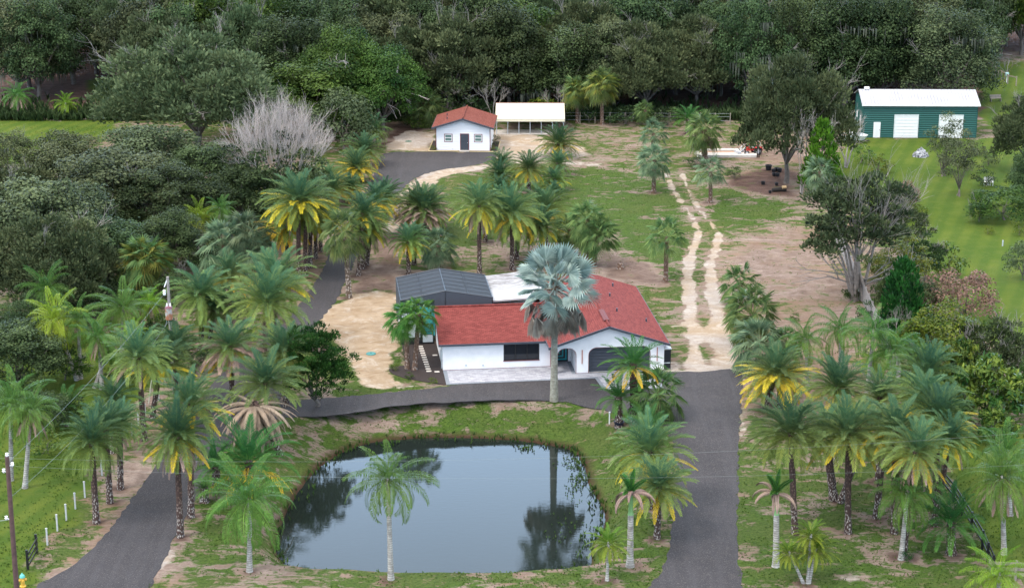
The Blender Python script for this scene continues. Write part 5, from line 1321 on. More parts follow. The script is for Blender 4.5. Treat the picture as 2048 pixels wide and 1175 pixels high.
# white posts on the left lawn
whp = plain('white_post', (.46, .46, .45), .6, 0, .15); pmesh = None
PW = [(95, 1089, 'nearest of the white posts on the left lawn, beside the black gate panel'), (115, 1061, 'second white post from the black gate panel'), (133, 1040, 'third white post from the black gate panel'), (151, 1017, 'fourth white post from the black gate panel'),
      (170, 994, 'fifth white post from the black gate panel, left of the front-left date palm'), (204, 950, 'white post seen through the drooping fronds between the two left palms'), (264, 871, 'short white post beside the tall leaning date palm trunk'), (277, 850, 'white post just left of the tall date palm trunk, higher up the lane'),
      (291, 832, 'white post behind the tall date palm trunk'), (318, 800, 'farthest white post, under the yellowing palm fronds')]
for px, py, lb in PW:
    if pmesh is None: mb = MB(); mb.box(-.05, .05, -.05, .05, 0, 1.25); mb.lathe([(.09, 1.25), (.09, 1.28), (0, 1.33)], 4); pmesh = mb.mesh('white_post')
    o = obj('white_post', pmesh, whp); o.location = at(px, py); o.scale = (1, 1, .93 if py > 900 else .8); tag(o, 'thin ' + lb, 'post', 'white posts along the left lane')
# black board fences
def board_fence(name, pts, label, h=1.3, rails=3, mat=blk, bw=.14, step=2.4, group=None, gap=.38, z0=.28):
    P3 = [Vector((*g(*p_), 0)) for p_ in pts]; e = empty(name, P3[0], label, 'fence', 0, group)
    segs = []
    for a, b_ in zip(P3[:-1], P3[1:]):
        n = max(1, round((b_ - a).length / step))
        for k in range(n): segs.append((a + (b_ - a) * k / n, a + (b_ - a) * (k + 1) / n))
    nodes = [s_[0] for s_ in segs] + [segs[-1][1]]
    for q in nodes:
        mb = MB(); mb.box(-.07, .07, -.07, .07, 0, h + .06); o = obj('post', mb, mat, e); o.location = q - P3[0]
    for k in range(rails):
        mb = MB()
        for a, b_ in segs:
            d = (b_ - a).normalized(); n_ = Vector((-d.y, d.x, 0)) * .02; a2, b3 = a - P3[0] + Vector((-d.y, d.x, 0)) * .09, b_ - P3[0] + Vector((-d.y, d.x, 0)) * .09
            zt = z0 + k * gap + bw
            mb.slab([(a2.x - n_.x, a2.y - n_.y, zt), (b3.x - n_.x, b3.y - n_.y, zt), (b3.x + n_.x, b3.y + n_.y, zt), (a2.x + n_.x, a2.y + n_.y, zt)], bw)
        obj('rail', mb, mat, e)
    return e
board_fence('board_fence', [(1882, 972), (1906, 1002), (1942, 1060), (1964, 1098), (1985, 1148)], 'black three-rail board fence running down the right side behind the palms')
board_fence('board_fence', [(74, 1106), (56, 1138)], 'short black three-rail gate panel on the lower left lawn', step=2.6)
gwd = plain('grey_weathered_wood', (.27, .23, .19), .9, 0, .2)
board_fence('board_fence', [(1978, 1158), (2030, 1160), (2090, 1163)], 'weathered grey board fence at the lower right corner', mat=gwd, bw=.2, gap=.36)
board_fence('garden_rail', [(1990, 152), (2015, 168), (2032, 172)], 'weathered log rail on posts on the far right lawn', 1.3, 1, gwd, .16, 1.6, z0=1.1)
# boundary privacy fence (grey boards)
def panel_fence(name, pts, label, h, mat, step=2.2):
    P3 = [Vector((*g(*p_), 0)) for p_ in pts]; e = empty(name, P3[0], label, 'fence')
    for a, b_ in zip(P3[:-1], P3[1:]):
        n = max(1, round((b_ - a).length / step)); d = (b_ - a).normalized(); s_ = Vector((-d.y, d.x, 0)) * .02
        for k in range(n):
            p0 = a + (b_ - a) * (k / n) - P3[0]; p1 = a + (b_ - a) * ((k + 1) / n) - P3[0]
            mb = MB(); m_ = 12
            for j in range(m_):
                q0 = p0 + (p1 - p0) * (j / m_); q1 = p0 + (p1 - p0) * ((j + .9) / m_); hh = h + .03 * ((j * 7) % 3)
                mb.slab([(q0.x - s_.x, q0.y - s_.y, hh), (q1.x - s_.x, q1.y - s_.y, hh), (q1.x + s_.x, q1.y + s_.y, hh), (q0.x + s_.x, q0.y + s_.y, hh)], hh)
            obj('board_panel', mb, mat, e)
            mb = MB(); mb.box(-.06, .06, -.06, .06, 0, h + .1); o = obj('post', mb, mat, e); o.location = p0 + s_ * 4
    return e
panel_fence('privacy_fence', [(1655, 445), (1680, 500), (1705, 560), (1735, 625), (1765, 690), (1800, 770)], 'tall grey weathered board fence along the right edge of the bare plot', 1.7, plain('silver_boards', (.26, .24, .23), .9, 0, .25))
# wire fence at the forest edge
e = empty('wire_fence', at(1130, 247), 'thin wire fence on grey stakes along the forest edge behind the open lawn', 'fence')
x0, y0 = g(1130, 247); x1, y1 = g(1460, 249); stake = None
for i in range(12):
    if stake is None: mb = MB(); mb.box(-.05, .05, -.05, .05, 0, 1.5); stake = mb.mesh('stake')
    o = obj('stake', stake, gwd, e); o.location = (i * (x1 - x0) / 11, i * (y1 - y0) / 11, 0)
for z_ in (.5, 1.0, 1.4): mb = MB(); mb.tube([(0, 0, z_), (x1 - x0, y1 - y0, z_)], .012, 3); obj('wire', mb, galv, e)
# utility poles and cables
def cable(a, b_, sag, lb, r=.004):
    a = np.array(a); b_ = np.array(b_); t = np.linspace(0, 1, 24)[:, None]
    mb = MB(); mb.tube(a + (b_ - a) * t - Zv * sag * 4 * t * (1 - t), r, 4); o = obj('overhead_cable', mb, cabm); tag(o, lb, 'cable')
cabm = plain('cable', (.2, .23, .22), .5)
p1 = Vector((*g(38, 1240), 0)); h1 = hz(38, 1240, 912)
wood = plain('dark_pole_wood', (.09, .05, .045), .9, 0, .3)
e = empty('utility_pole', p1, 'dark wooden utility pole at the lower left corner with white insulators', 'utility pole')
lean = xat(14, p1.y, h1) - p1.x
mb = MB(); mb.tube([(0, 0, 0), (lean, 0, h1)], [.17, .13], 12); obj('pole', mb, wood, e)
for dz, dx in ((0.0, 0.0), (-.6, .28), (-1.0, -.25), (-4.0, -.3)):
    mb = MB(); q = np.array([lean * (1 + dz / h1), 0, h1 + dz]); mb.tube([q, q + np.array([dx, 0, .05])], .04, 6); 
    mb.lathe([(.0, .22), (.1, .2), (.06, .12), (.11, .08), (.06, 0), (.03, -.05)], 10, (q[0] + dx, 0, q[2])); obj('insulator', mb, wht, e)
e2p = Vector((*g(349, 800), 0)); h2 = hz(349, 800, 553)
e = empty('utility_pole', e2p, 'weathered grey utility pole with a rusty transformer can among the left palms', 'utility pole')
mb = MB(); mb.tube([(0, 0, 0), (-.03, 0, h2)], [.15, .11], 12); obj('pole', mb, plain('grey_pole_wood', (.24, .22, .2), .9, 0, .25), e)
zt = hz(349, 800, 622)
mb = MB(); mb.lathe([(0, -.55), (.25, -.55), (.28, -.5), (.28, .3), (.3, .32), (.3, .38)], 16, (0, -.4, zt))
rus, nt, b = newmat('rusty_can'); nt.links.new(mixc(nt, mapr(nt, noise(nt, 2.5, 5, .6, geo(nt)), .42, .55), (.36, .36, .35), (.30, .12, .06)), b.inputs['Base Color']); b.inputs['Roughness'].default_value = .6
tcn = obj('transformer', mb, rus, e)
mb = MB(); mb.lathe([(.3, .38), (.26, .5), (0, .56)], 16, (0, -.4, zt)); obj('lid', mb, plain('can_lid', (.18, .07, .09), .5), tcn)
for dx in (-.13, .13): mb = MB(); mb.lathe([(.05, .5), (.07, .56), (.04, .62), (.07, .68), (.04, .74), (.02, .8)], 8, (dx, -.4, zt)); obj('bushing', mb, wht, tcn)
mb = MB(); mb.tube([(-.03, 0, h2 - .1), (-.3, -.1, h2 - .8)], .05, 6); mb.lathe([(.1, -.35), (.13, -.2), (.1, -.1), (.13, .0), (.05, .1)], 8, (-.32, -.1, h2 - 1.1)); obj('cut_out', mb, wht, e)
a1_ = (p1.x + lean, p1.y, h1 - .4); a2_ = (e2p.x - .3, e2p.y, h2 - 1.3)
cable(a1_, a2_, .5, 'overhead cable rising from the corner pole to the top of the transformer pole', .008)
cable((p1.x + lean, p1.y, h1 - 2.6), (e2p.x, e2p.y, h2 - 3.4), .9, 'lower overhead cable from the corner pole towards the transformer pole', .008)
cable((p1.x + lean, p1.y, h1 - .6), (48, p1.y + 4, h1 - .9), 1.4, 'thin overhead wire crossing the whole foreground above the pond, the lower of two')
cable((p1.x + lean - .5, p1.y, h1 - .1), (48, p1.y + 4, h1 + 1.6), 1.4, 'thin overhead wire crossing the whole foreground above the pond, the upper of two')
cable((p1.x + lean, p1.y, h1 - 4.0), (-60, p1.y - 8, h1 - 3), .4, 'short cable leaving the corner pole towards the left edge', .02)
e = empty('guy_wire', e2p + Vector((-.3, -.2, 0)), 'slanting guy wire bracing the transformer pole on its left', 'wire'); mb = MB(); mb.tube([(.3, .2, h2 - 2.5), (-1.6, -.6, 0)], .012, 3); obj('strand', mb, galv, e); mb = MB(); mb.tube([(-1.6, -.6, 0), (-1.3, -.45, 1.9)], .04, 5); obj('guard', mb, plain('guard', (.5, .5, .4), .5), e)

# slab with low curb, two black posts, red tractor
e = empty('concrete_pad', at(1395, 315), 'raised pale concrete pad with a tan inner strip beside the tractor', 'concrete pad')
conc = plain('pad_concrete', (.56, .52, .47), .9, 0, .12); w_ = g(1515, 315)[0] - g(1395, 315)[0]; dp = g(1395, 302)[1] - g(1395, 315)[1]
mb = MB(); mb.box(0, w_, 0, 1.5, 0, .28); obj('front_slab', mb, conc, e); mb = MB(); mb.box(-.25, w_, dp - .6, dp, 0, .3); mb.box(-.25, .4, 1.501, dp - .601, 0, .29); obj('back_kerb', mb, conc, e)
mb = MB(); mb.box(.4, w_, 1.5, dp - .6, 0, .12); obj('soil_strip', mb, plain('tan_soil', (.36, .22, .15), .95), e)
for px, lb in ((1514, 'left of two thin black posts at the right end of the concrete pad'), (1518, 'right of two thin black posts at the right end of the concrete pad')):
    e = empty('black_post', at(px, 315), lb, 'post', 0, 'two black posts by the pad'); mb = MB(); mb.box(-.05, .05, -.05, .05, 0, 1.3); obj('shaft', mb, blk, e); mb = MB(); mb.box(-.07, .07, -.07, .07, 1.3, 1.34); obj('cap', mb, blk, e)
tr = empty('tractor', at(1502, 309), 'small red tractor with a grey loader, partly under the oak branches', 'tractor', R_(14))
redp = plain('tractor_red', (.60, .035, .03), .4); rub = plain('rubber', (.02, .02, .022), .8); hubm = plain('hub_grey', (.5, .5, .52), .5)
mb = MB(); mb.box(-.6, .75, -.3, .3, .55, .95); mb.box(-.6, .2, -.28, .28, .951, 1.2); mb.add([(-.6, -.28, 1.2), (.2, -.28, 1.2), (.2, .28, 1.2), (-.6, .28, 1.2), (-.5, -.2, 1.3), (.1, -.2, 1.3), (.1, .2, 1.3), (-.5, .2, 1.3)], [(4, 5, 6, 7), (0, 1, 5, 4), (1, 2, 6, 5), (2, 3, 7, 6), (3, 0, 4, 7)]); obj('bonnet', mb, redp, tr)
for x, r, wd in ((.65, .5, .3), (-.75, .32, .2)):
    for s_ in (-1, 1):
        wl = MB(); a = np.linspace(0, 2 * math.pi, 21); y = s_ * .55
        ring = [(x + r * .8 * math.cos(t), y, r + r * .8 * math.sin(t)) for t in a]; wl.tube(ring, r * .24, 8, cap=False); wo = obj('wheel', wl, rub, tr)
        hb = MB(); hb.tube([(x, y - .08, r), (x, y + .08, r)], r * .55, 12); obj('hub', hb, hubm, wo)
for s_ in (-1, 1): mb = MB(); mb.slab([(.2, s_ * .35 - .0, .98), (1.1, s_ * .35, .98), (1.1, s_ * .72, .98), (.2, s_ * .72, .98)], .05); mb.slab([(1.05, s_ * .35, .98), (1.25, s_ * .35, .6), (1.25, s_ * .72, .6), (1.05, s_ * .72, .98)], .05); obj('mudguard', mb, redp, tr)
mb = MB(); mb.box(.45, .85, -.2, .2, .95, 1.08); mb.box(.8, .9, -.2, .2, 1.08, 1.5); obj('seat', mb, blk, tr)
mb = MB(); mb.tube([(.15, 0, 1.2), (.35, 0, 1.45)], .02, 6); mb.tube([(.35 + .05 * math.sin(t) , .18 * math.cos(t), 1.45 + .16 * math.sin(t)) for t in np.linspace(0, 6.28, 13)], .02, 5, cap=False); obj('steering_wheel', mb, blk, tr)
mb = MB(); 
for s_ in (-.42, .42): mb.tube([(.3, s_, .9), (-.7, s_, 1.25), (-1.5, s_, .5)], .06, 5)
mb.box(-1.9, -1.5, -.7, .7, .1, .6); mb.tube([(1.0, -.4, .9), (1.0, -.4, 2.1), (1.0, .4, 2.1), (1.0, .4, .9)], .035, 5); obj('loader', mb, hubm, tr)
# white utility truck/boat by the shed
bt = empty('boat', at(1680, 284), 'old white flat-bottomed boat on a trailer left of the green shed', 'boat', R_(-4))
bw_ = plain('boat_white', (.62, .64, .64), .5, 0, .15)
mb = MB(); hull = [(-.2, .0, .55), (0, -.75, .95), (2.9, -.8, .95), (3.4, 0, .95), (2.9, .8, .95), (0, .75, .95), (.3, -.5, .35), (2.7, -.5, .35), (3.0, 0, .42), (2.7, .5, .35), (.3, .5, .35)]
mb.add(hull, [(1, 6, 7, 2), (2, 7, 8, 3), (3, 8, 9, 4), (4, 9, 10, 5), (5, 10, 6, 1), (6, 10, 9, 7), (7, 9, 8, 8)]); mb.box(.05, 2.8, -.72, -.66, .9, 1.02); mb.box(.05, 2.8, .66, .72, .9, 1.02); mb.box(.0, .08, -.7, .7, .5, 1.02)
obj('hull', mb, bw_, bt)
mb = MB(); mb.box(1.2, 1.9, -.45, .45, .55, 1.25); mb.box(1.8, 1.88, -.5, .5, 1.25, 1.6); obj('console', mb, bw_, bt)
mb = MB(); mb.box(.3, .9, -.6, .6, .55, .85); obj('seat', mb, plain('rusty_seat', (.28, .16, .12), .8), bt)
mb = MB(); mb.box(.4, 3.6, -.05, .05, .2, .32); mb.box(1.2, 1.32, -.85, .85, .2, .3); tl_ = obj('trailer_frame', mb, plain('trailer_dark', (.06, .055, .055), .7), bt)
for s_ in (-.85, .85): mb = MB(); mb.tube([(1.26, s_ - .08, .28), (1.26, s_ + .08, .28)], .28, 12); obj('wheel', mb, rub, bt)
# tarp heap
mb = MB(); rr = np.random.default_rng(12); nn1, nn2 = 18, 12; V = []
for i in range(nn2):
    for j in range(nn1):
        a = j / nn1 * 2 * math.pi; r = 1 - (i / (nn2 - 1)) ** 1.3; hgt = (1 - r) ** .6 * 1.35
        V.append((1.15 * r * math.cos(a) * (1 + rr.normal(0, .1)) + rr.normal(0, .04), .9 * r * math.sin(a) * (1 + rr.normal(0, .1)), max(0, hgt + rr.normal(0, .09) * (i > 0))))
mb.add(V, [(i * nn1 + j, i * nn1 + (j + 1) % nn1, (i + 1) * nn1 + (j + 1) % nn1, (i + 1) * nn1 + j) for i in range(nn2 - 1) for j in range(nn1)])
tm_, nt, b = newmat('silver_tarp'); nt.links.new(mixc(nt, mapr(nt, noise(nt, 3, 3, .6, geo(nt), 1.), .42, .58), (.06, .06, .07), (.38, .39, .42)), b.inputs['Base Color']); b.inputs['Roughness'].default_value = .35
o = obj('tarp_heap', mb, tm_); o.location = at(1841, 313); o.scale = (.85, .85, .8); tag(o, 'crumpled silver and black tarp over a heap on the right lawn', 'tarp')
# garden chairs, bench, birdhouse
def chair(px, py, rz_, lb, nm='garden_chair', mat=wht, s_=1.):
    e = empty(nm, at(px, py), lb, 'chair', rz_, 'garden chairs'); 
    mb = MB(); mb.box(-.28, .28, -.25, .25, .4, .44); obj('seat', mb, mat, e); mb = MB(); mb.box(-.28, .28, .25, .3, .441, .95); obj('backrest', mb, mat, e)
    for x in (-.25, .25):
        for y in (-.22, .24): mb = MB(); mb.box(x - .025, x + .025, y - .025, y + .025, 0, .4); obj('leg', mb, mat, e)
chair(1974, 371, .4, 'left one of two white garden chairs on the right lawn'); chair(1981, 371, -.3, 'right one of two white garden chairs on the right lawn')
e = empty('garden_bench', at(1991, 203), 'small grey bench on the far lawn behind the green shed', 'bench', .2); mb = MB(); mb.box(-.8, .8, -.2, .2, .42, .48); obj('seat', mb, gwd, e); mb = MB(); mb.box(-.8, .8, .2, .25, .481, .9); obj('backrest', mb, gwd, e)
for x in (-.7, .7): mb = MB(); mb.box(x - .04, x + .04, -.2, .2, 0, .42); obj('leg', mb, gwd, e)
e = empty('mailbox_post', at(2013, 165), 'white box on a thin post on the far right lawn', 'box on post'); mb = MB(); mb.tube([(0, 0, 0), (0, 0, 1.0)], .05, 6); obj('post', mb, wht, e); mb = MB(); mb.box(-.22, .22, -.2, .2, 1.0, 1.4); obj('box', mb, plain('pale_aqua', (.4, .62, .62), .5), e)
e = empty('marker_post', at(2005, 492), 'short grey marker post standing alone on the mown right lawn', 'post'); mb = MB(); mb.tube([(0, 0, 0), (0, 0, .55)], .07, 8); obj('shaft', mb, gry, e); mb = MB(); mb.lathe([(.08, .55), (.06, .62), (0, .64)], 8); obj('cap', mb, gry, e)
# black nursery pots under the oak
pot = MB(); pot.lathe([(.0, .02), (.2, .02), (.25, .4), (.28, .4), (.28, .44), (.23, .44), (.21, .3), (0, .3)], 14); potm = pot.mesh('pot'); potb = plain('pot_black', (.012, .012, .015), .6)
PT = [(1537, 340, 1.5, 'largest black nursery pot, standing alone left of the pot cluster under the oak'), (1547, 344, .9, 'black nursery pot at the left end of the cluster under the oak'), (1553, 342, 1., 'black nursery pot in the back row of the cluster under the oak, second from left'), (1559, 344, 1.1, 'black pot at the right end of the back row under the oak'),
      (1548, 352, .9, 'black pot at the front left of the cluster under the oak'), (1555, 353, 1., 'black pot at the front right of the cluster under the oak'), (1526, 369, .9, 'black pot lying left of the debris under the oak'), (1553, 371, .8, 'black pot between the cluster and the burnt log under the oak'), (1540, 386, .7, 'lowest small black pot on the brown litter under the oak')]
for px, py, s_, lb in PT:
    o = obj('plant_pot', potm, potb); o.location = at(px, py); o.scale = (s_, s_, s_ * .9); tag(o, lb, 'plant pot', 'black nursery pots under the oak')
e = empty('log', at(1560, 383), 'charred log with one pale sawn end on the litter under the oak', 'log', .15); mb = MB(); mb.tube([(-.9, 0, .2), (0, .05, .24), (.7, 0, .2)], [.2, .24, .22], 10); obj('charred_wood', mb, plain('char_wood', (.02, .016, .014), .95), e); mb = MB(); mb.tube([(.2, -.1, .5), (.65, -.1, .52)], .18, 10); obj('sawn_piece', mb, plain('sawn', (.5, .34, .18), .8), e)
# pot of the driveway palm
o = obj('plant_pot', potm, plain('pot_navy', (.01, .012, .03), .5)); o.location = at(1238, 846); o.scale = (1.5, 1.5, 1.1); tag(o, 'dark navy pot at the foot of the small palm by the front driveway', 'plant pot')
# ------------------------------------------------------------------ palms: (kind, crown x, crown y, base y, crown radius px, label, options, base x)
for k, cx, cy, by, R, lb, opt, bx in PALMS:
    if R: put_palm(k, cx, cy, by, R, lb, opt, bx)

# tall silver fan palm
X, Y = g(1108, 801); zc = hz(1108, 801, 572)
e = empty('silver_fan_palm', (X, Y, 0), 'very tall silver-blue fan palm with a smooth grey trunk in front of the house', 'palm')
t = obj('trunk', TR['bis'], M['tbis'], e); aim(t, (.0, 0, zc + .2), .29)
s = 1.12
obj('silver_fans', SIL, M['bis'], e, (0, 0, zc), (0, 0, .4), (s, s, s * 1.05)); obj('dead_fans', SILD, M['sdd'], e, (0, 0, zc - .1), (0, 0, 0), (s * .98, s * .98, s * 1.08))
mb = MB()
rr = np.random.default_rng(3)
for i in range(26): a = i * GA; d = np.array([math.cos(a), math.sin(a), -.1 + .9 * rr.random()]); mb.tube([(0, 0, -.5 + .04 * i), d * .8 + Zv * (-.3 + .03 * i)], [.09, .04], 4)
obj('leaf_bases', mb, M['boots'], e, (0, 0, zc))
# foxtails with dead fronds
def foxtail(cx, cy, bx, by, lb):
    X, Y = g(bx, by); zg = ground_z(X, Y); z = hz(bx, by, cy); e = empty('foxtail_palm', (X, Y, zg), lb, 'palm'); L = z - zg; dx = xat(cx, Y, z) - X
    t = obj('trunk', TR['smooth'], M['tque'], e); aim(t, (dx * .7, 0, L * .72), .22)
    t = obj('crownshaft', TR['smooth'], M['shaft'], e, (dx * .7, 0, L * .71)); aim(t, (dx * .3, 0, L * .29), .15)
    obj('green_fronds', FX, M['fox'], e, (dx, 0, L), (0, 0, 1.), (.8, .8, .8)); obj('dead_fronds', FXD, M['phd'], e, (dx, 0, L - .1), (0, 0, bx * .1), (.85, .85, .85))
foxtail(1262, 985, 1260, 1132, 'foxtail palm with drooping grey dead fronds beside the pond')
foxtail(1553, 985, 1552, 1132, 'foxtail palm with drooping grey dead fronds right of the driveway')

